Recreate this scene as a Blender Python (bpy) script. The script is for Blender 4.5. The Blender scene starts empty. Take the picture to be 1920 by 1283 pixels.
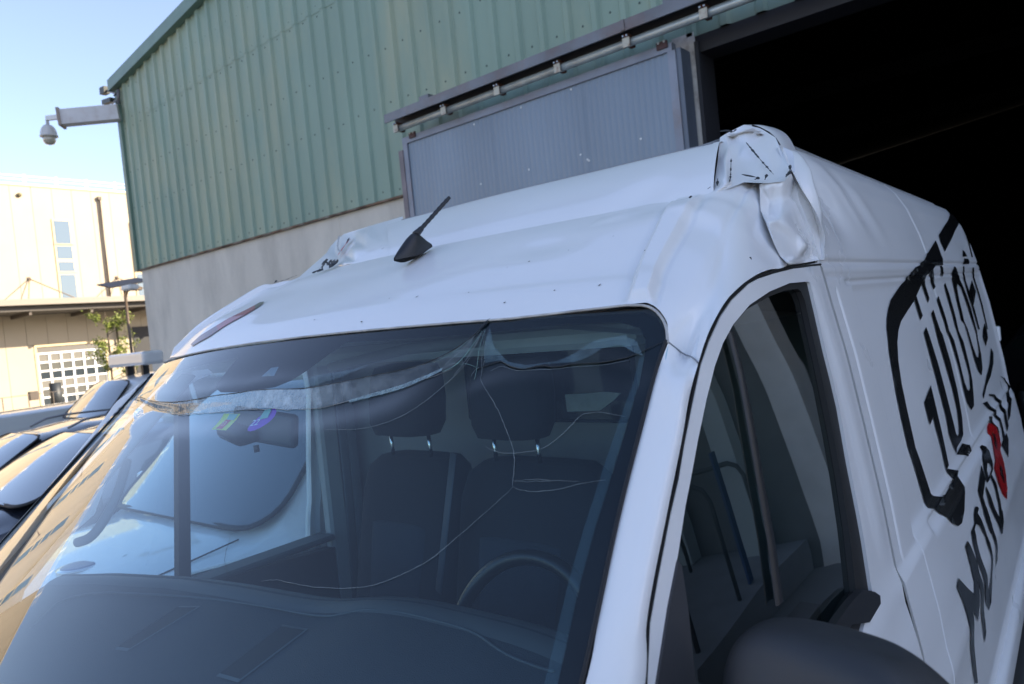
import bpy, bmesh, math, random
from mathutils import Vector, Matrix, geometry, noise
random.seed(7)
SC = bpy.context.scene
COL = SC.collection
# ------------------------------------------------------------------ camera, sky, sun, exposure
cam_d = bpy.data.cameras.new('camera'); cam = bpy.data.objects.new('camera', cam_d); COL.objects.link(cam)
_m = [[0.773041, 0.060932, 0.631423], [0.626393, 0.083907, -0.774979], [-0.100202, 0.994609, 0.026697]]
cam.matrix_world = Matrix(((_m[0][0], _m[0][1], _m[0][2], 1.32), (_m[1][0], _m[1][1], _m[1][2], 0.80), (_m[2][0], _m[2][1], _m[2][2], 2.08), (0, 0, 0, 1)))
cam_d.sensor_width = 36.0; cam_d.lens = 36.0*1330.0/1920.0
cam_d.clip_start = .02; cam_d.clip_end = 2000
cam_d.dof.use_dof = True; cam_d.dof.focus_distance = 1.35; cam_d.dof.aperture_fstop = 7.0
SC.camera = cam
SUN_EL, SUN_AZ = math.radians(24), math.radians(52)
world = bpy.data.worlds.new('World'); SC.world = world; world.use_nodes = True
_n = world.node_tree.nodes; _sky = _n.new('ShaderNodeTexSky'); _sky.sky_type = 'NISHITA'; _sky.sun_disc = False
_sky.sun_elevation = SUN_EL; _sky.sun_rotation = SUN_AZ; _sky.air_density = 1.0; _sky.dust_density = .8; _sky.ozone_density = 2.4
_wb = _n.new('ShaderNodeVectorMath'); _wb.operation = 'MULTIPLY'; _wb.inputs[1].default_value = (.66, .60, .60)   # white balance of the picture
world.node_tree.links.new(_sky.outputs[0], _wb.inputs[0]); _wl = world.node_tree.links.new   # thin high haze: a pale veil over the clear sky, thickest towards the horizon
_tc = _n.new('ShaderNodeTexCoord'); _sx = _n.new('ShaderNodeSeparateXYZ'); _wl(_tc.outputs['Generated'], _sx.inputs[0])
_mr = _n.new('ShaderNodeMapRange'); _mr.inputs[1].default_value = 0; _mr.inputs[2].default_value = 1; _mr.inputs[3].default_value = 1; _mr.inputs[4].default_value = .0; _wl(_sx.outputs[2], _mr.inputs[0])
_ve = _n.new('ShaderNodeVectorMath'); _ve.operation = 'SCALE'; _ve.inputs[0].default_value = (.70, .76, 1.05); _wl(_mr.outputs[0], _ve.inputs['Scale'])
_ad = _n.new('ShaderNodeVectorMath'); _ad.operation = 'ADD'; _wl(_wb.outputs[0], _ad.inputs[0]); _wl(_ve.outputs[0], _ad.inputs[1]); _wl(_ad.outputs[0], _n['Background'].inputs[0]); _n['Background'].inputs[1].default_value = 0.11
sun_d = bpy.data.lights.new('sun', 'SUN'); sun_d.energy = 3.0; sun_d.angle = math.radians(.55); sun_d.color = (1, .87, .68)
sun = bpy.data.objects.new('sun', sun_d); COL.objects.link(sun)
_sd = Vector((math.sin(SUN_AZ)*math.cos(SUN_EL), math.cos(SUN_AZ)*math.cos(SUN_EL), math.sin(SUN_EL)))
sun.rotation_euler = _sd.to_track_quat('Z', 'Y').to_euler(); sun.location = (20, 10, 30)
SC.view_settings.view_transform = 'Standard'; SC.view_settings.look = 'None'; SC.view_settings.gamma = 1
SC.view_settings.use_curve_mapping = False; SC.view_settings.exposure = 2.05
SC.render.film_transparent = False

# ------------------------------------------------------------------ materials
MATS = {}
def mat(name, color, rough=.5, metal=0., coat=0., spec=.5, var=0., vscale=4., bump=0., bscale=60., stain=None, sscale=1.5, samt=.5, stretch=None, coat_rough=.03, rvar=0.):
    if name in MATS: return MATS[name]
    m = bpy.data.materials.new(name); m.use_nodes = True; nt = m.node_tree; L = nt.links.new
    b = nt.nodes['Principled BSDF']
    b.inputs['Base Color'].default_value = (*color, 1); b.inputs['Roughness'].default_value = rough
    b.inputs['Metallic'].default_value = metal; b.inputs['Coat Weight'].default_value = coat
    b.inputs['Coat Roughness'].default_value = coat_rough; b.inputs['Specular IOR Level'].default_value = spec
    tc = nt.nodes.new('ShaderNodeTexCoord'); vec = tc.outputs['Object']
    if stretch:
        mp = nt.nodes.new('ShaderNodeMapping'); mp.inputs['Scale'].default_value = stretch; L(vec, mp.inputs['Vector']); svec = mp.outputs[0]
    else: svec = vec
    last = None
    if var:
        n = nt.nodes.new('ShaderNodeTexNoise'); n.inputs['Scale'].default_value = vscale; n.inputs['Detail'].default_value = 6; L(svec, n.inputs['Vector'])
        r = nt.nodes.new('ShaderNodeMapRange'); r.inputs[1].default_value = .3; r.inputs[2].default_value = .7
        r.inputs[3].default_value = 1-var; r.inputs[4].default_value = 1+var; L(n.outputs['Fac'], r.inputs[0])
        mx = nt.nodes.new('ShaderNodeVectorMath'); mx.operation = 'SCALE'; mx.inputs[0].default_value = color; L(r.outputs[0], mx.inputs['Scale'])
        last = mx.outputs[0]
    if stain:
        n2 = nt.nodes.new('ShaderNodeTexNoise'); n2.inputs['Scale'].default_value = sscale; n2.inputs['Detail'].default_value = 8; n2.inputs['Roughness'].default_value = .65; L(svec, n2.inputs['Vector'])
        cr = nt.nodes.new('ShaderNodeMapRange'); cr.inputs[1].default_value = .48; cr.inputs[2].default_value = .72; cr.inputs[4].default_value = samt; L(n2.outputs['Fac'], cr.inputs[0])
        mm = nt.nodes.new('ShaderNodeMix'); mm.data_type = 'RGBA'; L(cr.outputs[0], mm.inputs[0])
        if last: L(last, mm.inputs[6])
        else: mm.inputs[6].default_value = (*color, 1)
        mm.inputs[7].default_value = (*stain, 1); last = mm.outputs[2]
    if last: L(last, b.inputs['Base Color'])
    if rvar:
        n4 = nt.nodes.new('ShaderNodeTexNoise'); n4.inputs['Scale'].default_value = 3; n4.inputs['Detail'].default_value = 7; L(vec, n4.inputs['Vector'])
        r4 = nt.nodes.new('ShaderNodeMapRange'); r4.inputs[1].default_value = .3; r4.inputs[2].default_value = .7; r4.inputs[3].default_value = max(0, rough-rvar); r4.inputs[4].default_value = rough+rvar
        L(n4.outputs['Fac'], r4.inputs[0]); L(r4.outputs[0], b.inputs['Roughness'])
    if bump:
        n3 = nt.nodes.new('ShaderNodeTexNoise'); n3.inputs['Scale'].default_value = bscale; n3.inputs['Detail'].default_value = 4; L(vec, n3.inputs['Vector'])
        bp = nt.nodes.new('ShaderNodeBump'); bp.inputs['Strength'].default_value = bump; bp.inputs['Distance'].default_value = .01
        L(n3.outputs['Fac'], bp.inputs['Height']); L(bp.outputs[0], b.inputs['Normal'])
    MATS[name] = m
    return m
def glass(name, tint, dust=.03, dust_haze_col=(.6,.65,.7), ior=1.5, rough=0.0, refl=1.0):
    """thin sheet of glass: tinted see-through plus Fresnel mirror plus a film of dust or painted haze"""
    if name in MATS: return MATS[name]
    m = bpy.data.materials.new(name); m.use_nodes = True; nt = m.node_tree; nt.nodes.clear(); L = nt.links.new
    out = nt.nodes.new('ShaderNodeOutputMaterial'); tr = nt.nodes.new('ShaderNodeBsdfTransparent'); tr.inputs[0].default_value = (*tint, 1)
    gl = nt.nodes.new('ShaderNodeBsdfGlossy'); gl.inputs['Roughness'].default_value = rough; gl.inputs[0].default_value = (1, 1, 1, 1)
    # Schlick reflection of a pane with two faces, the same from either side
    ge = nt.nodes.new('ShaderNodeNewGeometry'); dt = nt.nodes.new('ShaderNodeVectorMath'); dt.operation = 'DOT_PRODUCT'; L(ge.outputs['Incoming'], dt.inputs[0]); L(ge.outputs['Normal'], dt.inputs[1])
    def mth(op, a, b=None, clamp=False):
        q = nt.nodes.new('ShaderNodeMath'); q.operation = op; q.use_clamp = clamp
        for i_, s_ in enumerate((a, b)):
            if s_ is None: continue
            if isinstance(s_, (int, float)): q.inputs[i_].default_value = s_
            else: L(s_, q.inputs[i_])
        return q.outputs[0]
    ca_ = mth('ABSOLUTE', dt.outputs['Value']); om = mth('SUBTRACT', 1.0, ca_, True); p5 = mth('POWER', om, 5.0)
    f0 = ((ior-1)/(ior+1))**2
    F1 = mth('MULTIPLY_ADD', p5, 1-f0); F1.node.inputs[2].default_value = f0
    F2 = mth('DIVIDE', mth('MULTIPLY', F1, 2.0), mth('ADD', F1, 1.0))
    k = F2.node
    if refl != 1.0: k = mth('MULTIPLY', F2, refl, True).node
    mx = nt.nodes.new('ShaderNodeMixShader'); L(k.outputs[0], mx.inputs[0]); L(tr.outputs[0], mx.inputs[1]); L(gl.outputs[0], mx.inputs[2])
    di = nt.nodes.new('ShaderNodeBsdfDiffuse'); di.inputs[0].default_value = (*dust_haze_col, 1)
    tc = nt.nodes.new('ShaderNodeTexCoord'); nn = nt.nodes.new('ShaderNodeTexNoise'); nn.inputs['Scale'].default_value = 5; nn.inputs['Detail'].default_value = 9; nn.inputs['Roughness'].default_value = .7; L(tc.outputs['Object'], nn.inputs['Vector'])
    n2 = nt.nodes.new('ShaderNodeTexNoise'); n2.inputs['Scale'].default_value = 260; n2.inputs['Detail'].default_value = 2; L(tc.outputs['Object'], n2.inputs['Vector'])
    r2 = nt.nodes.new('ShaderNodeMapRange'); r2.inputs[1].default_value = .70; r2.inputs[2].default_value = .8; r2.inputs[4].default_value = .12 if dust > .004 else 0; L(n2.outputs['Fac'], r2.inputs[0])
    mr = nt.nodes.new('ShaderNodeMapRange'); mr.inputs[1].default_value = .3; mr.inputs[2].default_value = .7; mr.inputs[3].default_value = dust*.4; mr.inputs[4].default_value = dust*1.6; L(nn.outputs['Fac'], mr.inputs[0])
    ad = nt.nodes.new('ShaderNodeMath'); ad.operation = 'ADD'; L(mr.outputs[0], ad.inputs[0]); L(r2.outputs[0], ad.inputs[1])
    m2 = nt.nodes.new('ShaderNodeMixShader'); L(ad.outputs[0], m2.inputs[0]); L(mx.outputs[0], m2.inputs[1]); L(di.outputs[0], m2.inputs[2])
    L(m2.outputs[0], out.inputs[0]); MATS[name] = m
    return m
def film(name, col, alpha, nscale=40., lo=.2, hi=.9, rough=.35):
    """partly see-through milky layer (crazed or delaminated glass, printed dot band)"""
    m = bpy.data.materials.new(name); m.use_nodes = True; nt = m.node_tree; b = nt.nodes['Principled BSDF']; L = nt.links.new
    b.inputs['Base Color'].default_value = (*col, 1); b.inputs['Roughness'].default_value = rough
    tc = nt.nodes.new('ShaderNodeTexCoord'); n = nt.nodes.new('ShaderNodeTexNoise'); n.inputs['Scale'].default_value = nscale; n.inputs['Detail'].default_value = 8; n.inputs['Roughness'].default_value = .7
    L(tc.outputs['Object'], n.inputs['Vector']); r = nt.nodes.new('ShaderNodeMapRange'); r.inputs[1].default_value = .3; r.inputs[2].default_value = .7
    r.inputs[3].default_value = alpha*lo; r.inputs[4].default_value = alpha*hi; L(n.outputs['Fac'], r.inputs[0]); L(r.outputs[0], b.inputs['Alpha']); MATS[name] = m
    return m
PAINT = mat('white_paint', (.86, .86, .86), .32, coat=.42, spec=.3, coat_rough=.03, var=.02, vscale=2.5, rvar=.05)
PAINT_D = mat('white_paint_flank', (.86, .86, .86), .32, coat=.5, spec=.3, coat_rough=.03, var=.02, vscale=2.5, rvar=.05)
BLACKP = mat('black_plastic', (.018, .019, .022), .42, bump=.08, bscale=900)
RUBBER = mat('black_rubber', (.012, .012, .013), .6)
GAPM = mat('dark_gap', (.006, .006, .006), .9)
MIRP = mat('mirror_plastic', (.02, .022, .026), .38, bump=.25, bscale=1400, spec=.6)
TRIMG = mat('grey_cabin_trim', (.22, .22, .21), .75, var=.05)
TRIML = mat('light_cabin_trim', (.45, .45, .43), .8, var=.04)
DASHM = mat('dash_plastic', (.036, .041, .048), .62, bump=.3, bscale=500)
DASHE = mat('dash_edge_plastic', (.09, .09, .09), .5)
FABRIC = mat('seat_fabric', (.012, .014, .018), .95, bump=.4, bscale=700)
FABRIC2 = mat('seat_fabric_panel', (.026, .032, .042), .95, bump=.4, bscale=500)
CHROME = mat('chrome', (.7, .7, .7), .15, 1.)
STEEL = mat('bare_steel', (.45, .46, .47), .3, 1.)
DECAL = mat('black_vinyl', (.010, .010, .011), .25, coat=.6, coat_rough=.08)
REDV = mat('red_vinyl', (.55, .012, .016), .25, coat=.6, coat_rough=.08)
TEAR = mat('torn_metal', (.05, .055, .06), .6, .6, bump=.6, bscale=300)
FRIT = mat('black_frit', (.004, .005, .007), .9, spec=0.)
WGLASS = glass('windscreen_glass', (.62, .82, .90), dust=.014, refl=.80, dust_haze_col=(.22, .42, .55))  # teal film colour also imitates the blue sky reflection veiling the cab
DGLASS = glass('door_glass', (.20, .27, .28), dust=.003)
CGLASS = glass('car_glass', (.25, .3, .3), dust=.02)
DARKGL = mat('dark_window_glass', (.01, .013, .015), .03, spec=.8)

# ------------------------------------------------------------------ helpers
def tag(o, label=None, cat=None, group=None, kind=None):
    if label: o['label'] = label
    if cat: o['category'] = cat
    if group: o['group'] = group
    if kind: o['kind'] = kind
    return o
def empty(name, loc=(0, 0, 0), parent=None):
    o = bpy.data.objects.new(name, None); COL.objects.link(o); o.location = loc; o.empty_display_size = .1
    if parent: o.parent = parent
    return o
def link(name, me, m=None, parent=None, smooth=True):
    if m is not None:
        for x in (m if isinstance(m, (list, tuple)) else [m]): me.materials.append(x)
    if smooth: me.polygons.foreach_set('use_smooth', [True]*len(me.polygons))
    o = bpy.data.objects.new(name, me); COL.objects.link(o)
    if parent:
        o.parent = parent
        if parent.type == 'EMPTY': o.matrix_parent_inverse = Matrix.Translation(-wloc(parent))
    return o
def wloc(o):
    v = Vector(o.location); p = o.parent
    while p: v += p.location; p = p.parent
    return v
def from_py(name, verts, faces, m=None, parent=None, smooth=True):
    me = bpy.data.meshes.new(name); me.from_pydata([tuple(v) for v in verts], [], faces); me.update()
    return link(name, me, m, parent, smooth)
def frange(a, b, n): return [a+(b-a)*i/(n-1) for i in range(n)]
def grid(name, fn, us, vs, m, parent=None, smooth=True, flip=False):
    V = [fn(u, v) for v in vs for u in us]; n = len(us); Fc = []
    for j in range(len(vs)-1):
        for i in range(n-1):
            q = (j*n+i, j*n+i+1, (j+1)*n+i+1, (j+1)*n+i); Fc.append(q[::-1] if flip else q)
    return from_py(name, V, Fc, m, parent, smooth)
def inpoly(p, poly):
    x, y = p; c = False; j = len(poly)-1
    for i in range(len(poly)):
        xi, yi = poly[i]; xj, yj = poly[j]
        if (yi > y) != (yj > y) and x < (xj-xi)*(y-yi)/(yj-yi)+xi: c = not c
        j = i
    return c
def segdist(p, a, b):
    ax, ay = a; bx, by = b; dx, dy = bx-ax, by-ay; l = dx*dx+dy*dy
    t = 0 if l == 0 else max(0, min(1, ((p[0]-ax)*dx+(p[1]-ay)*dy)/l))
    return math.hypot(p[0]-ax-t*dx, p[1]-ay-t*dy)
def smooth_poly(pts, it=2, closed=True):
    for _ in range(it):
        q = []; n = len(pts)
        for i in range(n if closed else n-1):
            a, b = pts[i], pts[(i+1) % n]
            q.append(tuple(.75*x+.25*y for x, y in zip(a, b))); q.append(tuple(.25*x+.75*y for x, y in zip(a, b)))
        if not closed: q = [pts[0]]+q+[pts[-1]]
        pts = q
    return pts
def densify(poly, d, closed=True):
    out = []; n = len(poly)
    for i in range(n if closed else n-1):
        a, b = poly[i], poly[(i+1) % n]; k = max(1, int(math.dist(a, b)/d))
        for j in range(k): out.append(tuple(x+(y-x)*j/k for x, y in zip(a, b)))
    if not closed: out.append(poly[-1])
    return out
def panel(name, outline, mapper, m, parent, holes=(), res=(.03, .03), xs=None, ys=None, flange=0., fdir=None, flip=False, smooth=True):
    """sheet cut to an outline (with holes) in surface coordinates, laid on a curved surface by mapper, edges turned in by flange"""
    loops = [densify(outline, min(res)*1.2)]+[densify(h, min(res)*1.2) for h in holes]
    P = []; E = []
    for lp in loops:
        s = len(P); P += lp; E += [(s+i, s+(i+1) % len(lp)) for i in range(len(lp))]
    x0 = min(p[0] for p in outline); x1 = max(p[0] for p in outline); y0 = min(p[1] for p in outline); y1 = max(p[1] for p in outline)
    if xs is None: xs = frange(x0, x1, max(3, int((x1-x0)/res[0])+2))
    if ys is None: ys = frange(y0, y1, max(3, int((y1-y0)/res[1])+2))
    mind = min(res)*.2
    segs = [(lp[i], lp[(i+1) % len(lp)]) for lp in loops for i in range(len(lp))]
    xs = [x for x in xs if x0 < x < x1]; ys = [y for y in ys if y0 < y < y1]
    for x in xs:
        near = [s for s in segs if min(s[0][0], s[1][0])-mind < x < max(s[0][0], s[1][0])+mind]
        for y in ys:
            if inpoly((x, y), outline) and not any(inpoly((x, y), h) for h in holes) and all(segdist((x, y), *s) > mind for s in near if min(s[0][1], s[1][1])-mind < y < max(s[0][1], s[1][1])+mind): P.append((x, y))
    r = geometry.delaunay_2d_cdt([Vector(p) for p in P], E, [], 0, 1e-7)
    V2, EE, FF = r[0], r[1], r[2]; keep = []
    for f in FF:
        c = ((V2[f[0]].x+V2[f[1]].x+V2[f[2]].x)/3, (V2[f[0]].y+V2[f[1]].y+V2[f[2]].y)/3)
        if inpoly(c, outline) and not any(inpoly(c, h) for h in holes): keep.append(tuple(f) if not flip else tuple(f)[::-1])
    V = [Vector(mapper(v.x, v.y)) for v in V2]
    if flange:
        cnt = {}
        for f in keep:
            for i in range(3):
                e = (f[i], f[(i+1) % 3]); cnt[frozenset(e)] = cnt.get(frozenset(e), [])+[e]
        base = {}
        for k, es in cnt.items():
            if len(es) == 1:
                a, b = es[0]
                for v in (a, b):
                    if v not in base: base[v] = len(V); V.append(V[v]+Vector(fdir)*flange)
                keep.append((b, a, base[a], base[b]))
    o = from_py(name, V, keep, m, parent, smooth)
    if flange:
        me = o.data; me.edges.foreach_set('use_edge_sharp', [False]*len(me.edges))
        bm = bmesh.new(); bm.from_mesh(me)
        for e in bm.edges:
            if len(e.link_faces) == 2 and e.calc_face_angle(0) > .7: e.smooth = False
        bm.to_mesh(me); bm.free()
    return o
def tube(name, pts, r, m, parent=None, n=8, radii=None, cap=True, squash=None):
    pts = [Vector(p) for p in pts]; V = []; Fc = []; up = Vector((0, 0, 1)); N = len(pts)
    t0 = (pts[1]-pts[0]).normalized(); a = t0.cross(up)
    if a.length < .1: a = t0.cross(Vector((1, 0, 0)))
    a.normalize()
    for i, p in enumerate(pts):
        t = (pts[min(i+1, N-1)]-pts[max(i-1, 0)]).normalized(); a = (a-t*a.dot(t)).normalized(); b = t.cross(a)
        rr = radii[i] if radii else r
        for k in range(n):
            th = 2*math.pi*k/n; V.append(p+a*math.cos(th)*rr+b*math.sin(th)*rr*(squash or 1))
    for i in range(N-1):
        for k in range(n): Fc.append((i*n+k, i*n+(k+1) % n, (i+1)*n+(k+1) % n, (i+1)*n+k))
    if cap: Fc += [tuple(range(n))[::-1], tuple(range((N-1)*n, N*n))]
    return from_py(name, V, Fc, m, parent)
def box(name, lo, hi, m, parent=None, bev=0., rot=None, seg=1):
    bm = bmesh.new(); bmesh.ops.create_cube(bm, size=1)
    c = [(a+b)/2 for a, b in zip(lo, hi)]; s = [b-a for a, b in zip(lo, hi)]
    for v in bm.verts: v.co = Vector((v.co.x*s[0], v.co.y*s[1], v.co.z*s[2]))
    if bev: bmesh.ops.bevel(bm, geom=bm.edges[:], offset=bev, segments=seg, affect='EDGES', profile=.5)
    if rot is not None:
        for v in bm.verts: v.co = rot @ v.co
    for v in bm.verts: v.co += Vector(c)
    me = bpy.data.meshes.new(name); bm.to_mesh(me); bm.free()
    return link(name, me, m, parent, smooth=False)
def prism(name, poly, y0, y1, m, parent=None, axis='y', bev=0.):
    """extrude a 2D polygon. axis y: poly in (x,z); axis x: poly in (y,z); axis z: poly in (x,y)"""
    n = len(poly); f = {'y': lambda a, b, c: (a, c, b), 'x': lambda a, b, c: (c, a, b), 'z': lambda a, b, c: (a, b, c)}[axis]
    bm = bmesh.new(); A = [bm.verts.new(f(p[0], p[1], y0)) for p in poly]; B = [bm.verts.new(f(p[0], p[1], y1)) for p in poly]
    bm.faces.new(A); bm.faces.new(B[::-1])
    for i in range(n): bm.faces.new((A[i], B[i], B[(i+1) % n], A[(i+1) % n]))
    bmesh.ops.recalc_face_normals(bm, faces=bm.faces)
    if bev: bmesh.ops.bevel(bm, geom=bm.edges[:], offset=bev, segments=2, affect='EDGES', profile=.5)
    me = bpy.data.meshes.new(name); bm.to_mesh(me); bm.free()
    return link(name, me, m, parent, smooth=False)
def loft(name, rings, m, parent=None, closed=True, cap=True, smooth=True):
    V = [p for r in rings for p in r]; n = len(rings[0]); Fc = []
    for i in range(len(rings)-1):
        for k in range(n if closed else n-1): Fc.append((i*n+k, i*n+(k+1) % n, (i+1)*n+(k+1) % n, (i+1)*n+k))
    if cap and closed: Fc += [tuple(range(n))[::-1], tuple(range((len(rings)-1)*n, len(rings)*n))]
    o = from_py(name, V, Fc, m, parent, smooth)
    bm = bmesh.new(); bm.from_mesh(o.data); bmesh.ops.recalc_face_normals(bm, faces=bm.faces); bm.to_mesh(o.data); bm.free()
    return o
def subsurf(o, lv=2):
    s = o.modifiers.new('subsurf', 'SUBSURF'); s.levels = lv; s.render_levels = lv; return o
def text_mesh(name, body, size, m, parent, M4, ext=.001, align='CENTER'):
    cu = bpy.data.curves.new(name, 'FONT'); cu.body = body; cu.size = size; cu.extrude = ext; cu.align_x = align; cu.align_y = 'CENTER'
    o = bpy.data.objects.new(name+'_tmp', cu); COL.objects.link(o); dg = bpy.context.evaluated_depsgraph_get(); dg.update()
    me = bpy.data.meshes.new_from_object(o.evaluated_get(dg)); COL.objects.unlink(o); bpy.data.objects.remove(o)
    me.transform(M4); me.materials.clear(); return link(name, me, m, parent, smooth=False)
def catmull(P, t):
    """P list of vectors, t in 0..len-1"""
    n = len(P); i = min(int(t), n-2); f = t-i
    p1, p2 = P[i], P[i+1]; p0 = P[i-1] if i > 0 else p1*2-p2; p3 = P[i+2] if i+2 < n else p2*2-p1
    return ((p1*2)+(p2-p0)*f+(p0*2-p1*5+p2*4-p3)*f*f+(p1*3-p0-p2*3+p3)*f*f*f)*.5
def net_surface(name, rows, m, parent, sub=10, disp=None, flip=False):
    R = [[Vector(p) for p in r] for r in rows]; nc = len(R[0]); nr = len(R)
    us = [i/sub for i in range((nc-1)*sub+1)]; vs = [i/sub for i in range((nr-1)*sub+1)]
    rowc = [[catmull(r, u) for u in us] for r in R]
    V = [[catmull([rowc[k][i] for k in range(nr)], v) for i in range(len(us))] for v in vs]
    if disp:
        for j, v in enumerate(vs):
            for i, u in enumerate(us): V[j][i] = V[j][i]+disp(u, v, V[j][i])
    n = len(us); Fc = []
    for j in range(len(vs)-1):
        for i in range(n-1):
            q = (j*n+i, j*n+i+1, (j+1)*n+i+1, (j+1)*n+i); Fc.append(q[::-1] if flip else q)
    return from_py(name, [p for r in V for p in r], Fc, m, parent)
def ss(a, b, x):
    t = max(0., min(1., (x-a)/(b-a))); return t*t*(3-2*t)
def ga(x, s): return math.exp(-(x/s)**2)

import math
# ---------- shared analytic surfaces of the van (metres; X to the van's left, Y to its rear, Z up) ----------
PROF = [(0.25,.93),(0.35,.985),(0.5,1.015),(0.7,1.03),(0.95,1.035),(1.2,1.03),(1.33,1.022),(1.45,1.002),(1.475,.998),(1.5,.986),
        (1.63,.973),(1.8,.950),(1.94,.930),(2.055,.908),(2.148,.891),(2.25,.866),(2.35,.832),(2.41,.80),(2.45,.765),(2.475,.72)]
def half_width(z):
    p = PROF
    if z <= p[0][0]: return p[0][1]
    if z >= p[-1][0]: return p[-1][1]-(z-p[-1][0])*3.0
    for (a,b),(c,d) in zip(p,p[1:]):
        if z <= c:
            return b+(d-b)*(z-a)/(c-a)
def flank_x(y, z):
    return half_width(z) - .075*max(0.0,(1.75-y)/1.1)**2
def ws(a, t):
    """outer face of the windscreen: a -1..1 across, t 0 top .. 1 base"""
    if a >= 0: hw = .855+.21*t-.13*t*t
    else: hw = .75-.05*t+.04*t*t
    aa = min(abs(a),1.3)
    b = .10+.03*t
    y = 1.745-1.0*t-b*(1-aa**2.2)
    z = 2.072-.9*t+.022*(1-a*a)*(1-t)+.006*a*(1-t)
    return (a*hw, y, z)
def dash_edge(x):
    P = [(-.95,1.50),(-.8,1.565),(-.51,1.637),(.04,1.704),(.3,1.73),(.9,1.74)]
    for (a,b),(c,d) in zip(P,P[1:]):
        if x <= c: return b+(d-b)*(x-a)/(c-a)
    return 1.74
def dash_z(x, y):
    r = dash_edge(x)
    d = r-y
    z = 1.508+.017*min(1,max(0,(x+.9)/.6))-.33*max(d,0)-.10*max(d,0)**2
    k = math.exp(-((x-.38)/.30)**4)*(.035 if d < .35 else .035*max(0,1-(d-.35)/.15))
    return z+k-.25*max(0,-d)**1.0*2
def cap_face_z(x, y):
    q = 1-(x/.8)**2; y0 = 2.165-.095*q; y1 = 2.49-.045*q; t = (y-y0)/(y1-y0)
    return 2.289+.185*(t**.85 if t > 0 else t)

# ------------------------------------------------------------------ the big structure: ground and hall
BY = 7.5                                                     # outer face of the hall's gable wall
asph = mat('yard_concrete', (.20, .19, .17), .9, var=.25, vscale=1.5, bump=.5, bscale=90, stain=(.14, .135, .125), sscale=.4)
g = from_py('ground', [(-400, -400, 0), (400, -400, 0), (400, 400, 0), (-400, 400, 0)], [(0, 1, 2, 3)], asph, smooth=False); tag(g, kind='structure')
conc = mat('concrete_floor', (.22, .215, .2), .85, var=.15, vscale=.8, bump=.3, bscale=40)
ap = box('pavement', (-14, 4.4, -.05), (14, BY-.02, .012), conc); tag(ap, kind='structure')

hall = empty('industrial_hall', (-6, BY, 0)); tag(hall, 'green ribbed metal warehouse with concrete base and wide open dark doorway', 'warehouse')
GREEN = mat('green_cladding', (.25, .345, .275), .5, spec=.35, var=.10, vscale=.8, stain=(.40, .41, .27), sscale=.6, samt=.8, bump=.05, bscale=60, stretch=(1, 1, .35))
GREEND = mat('green_trim', (.15, .23, .18), .45, var=.08)
BASEC = mat('painted_concrete', (.62, .575, .50), .85, var=.08, vscale=2.2, stain=(.36, .34, .30), sscale=1.6, samt=.55, bump=.5, bscale=14, stretch=(1, 1, .35))
RUSTG = mat('galvanised_grey', (.17, .175, .19), .5, .35, var=.2, vscale=3, stain=(.17, .09, .06), sscale=2.2, samt=.6)
RAILM = mat('pale_rail', (.44, .50, .50), .4, .4, var=.2, vscale=5, stain=(.2, .14, .1), sscale=4, samt=.4)
RUST = mat('rust', (.12, .04, .02), .9, var=.4, vscale=18, stain=(.3, .25, .2), sscale=9)
DOORG = mat('grey_door_sheet', (.205, .25, .305), .42, .25, var=.10, vscale=1.2, stain=(.19, .225, .27), sscale=.7, samt=.6, stretch=(1, 1, .25))
DOORF = mat('grey_door_frame', (.23, .25, .30), .5, .2, var=.12, stain=(.22, .16, .13), sscale=3, samt=.5)
HDARK = mat('dark_hall_inside', (.008, .008, .010), .9)  # near-black colour stands in for the unlit hall's shade
EZ0, EZ1 = 7.80, 3.95                       # height of the eave corner, foot of the cladding
XL = -13.85
def roofz(x): return EZ0+.123*(x-XL) if x < 2 else EZ0+.123*(2-XL)-.123*(x-2)
OX0, OX1, OZ = -1.45, 2.75, 4.50            # doorway
# wall in painted concrete, cut round the doorway
prism('wall_panel', [(XL+.06, 0), (-7.2, 0), (-7.2, EZ1+.1), (XL+.06, EZ1+.1)], BY, BY+.3, BASEC, hall)
prism('wall_panel', [(-7.194, 0), (OX0-.25, 0), (OX0-.25, EZ1+.1), (-7.194, EZ1+.1)], BY, BY+.3, BASEC, hall)
prism('wall_panel', [(OX1+.3, 0), (17, 0), (17, EZ1+.1), (OX1+.3, EZ1+.1)], BY, BY+.3, mat('dark_base_paint', (.13, .14, .14), .8, var=.1), hall)
prism('door_jamb', [(OX0-.245, 0), (OX0-.02, 0), (OX0-.02, OZ+.2), (OX0-.245, OZ+.2)], BY-.05, BY+.32, mat('jamb_paint', (.66, .63, .58), .8, var=.15, stain=(.16, .09, .06), sscale=3.5, samt=.9), hall)
box('jamb_edge', (OX0-.018, BY-.06, 0), (OX0+.02, BY+.3, OZ+.1), mat('jamb_steel', (.03, .03, .035), .6), hall)
prism('door_jamb', [(OX1, 0), (OX1+.29, 0), (OX1+.29, OZ+.2), (OX1, OZ+.2)], BY-.05, BY+.32, mat('jamb_white', (.62, .62, .58), .7, var=.08), hall)
box('lintel', (OX0-.2, BY-.02, OZ), (OX1+.25, BY+.3, OZ+.16), mat('lintel_black', (.02, .02, .024), .6), hall)
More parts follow.
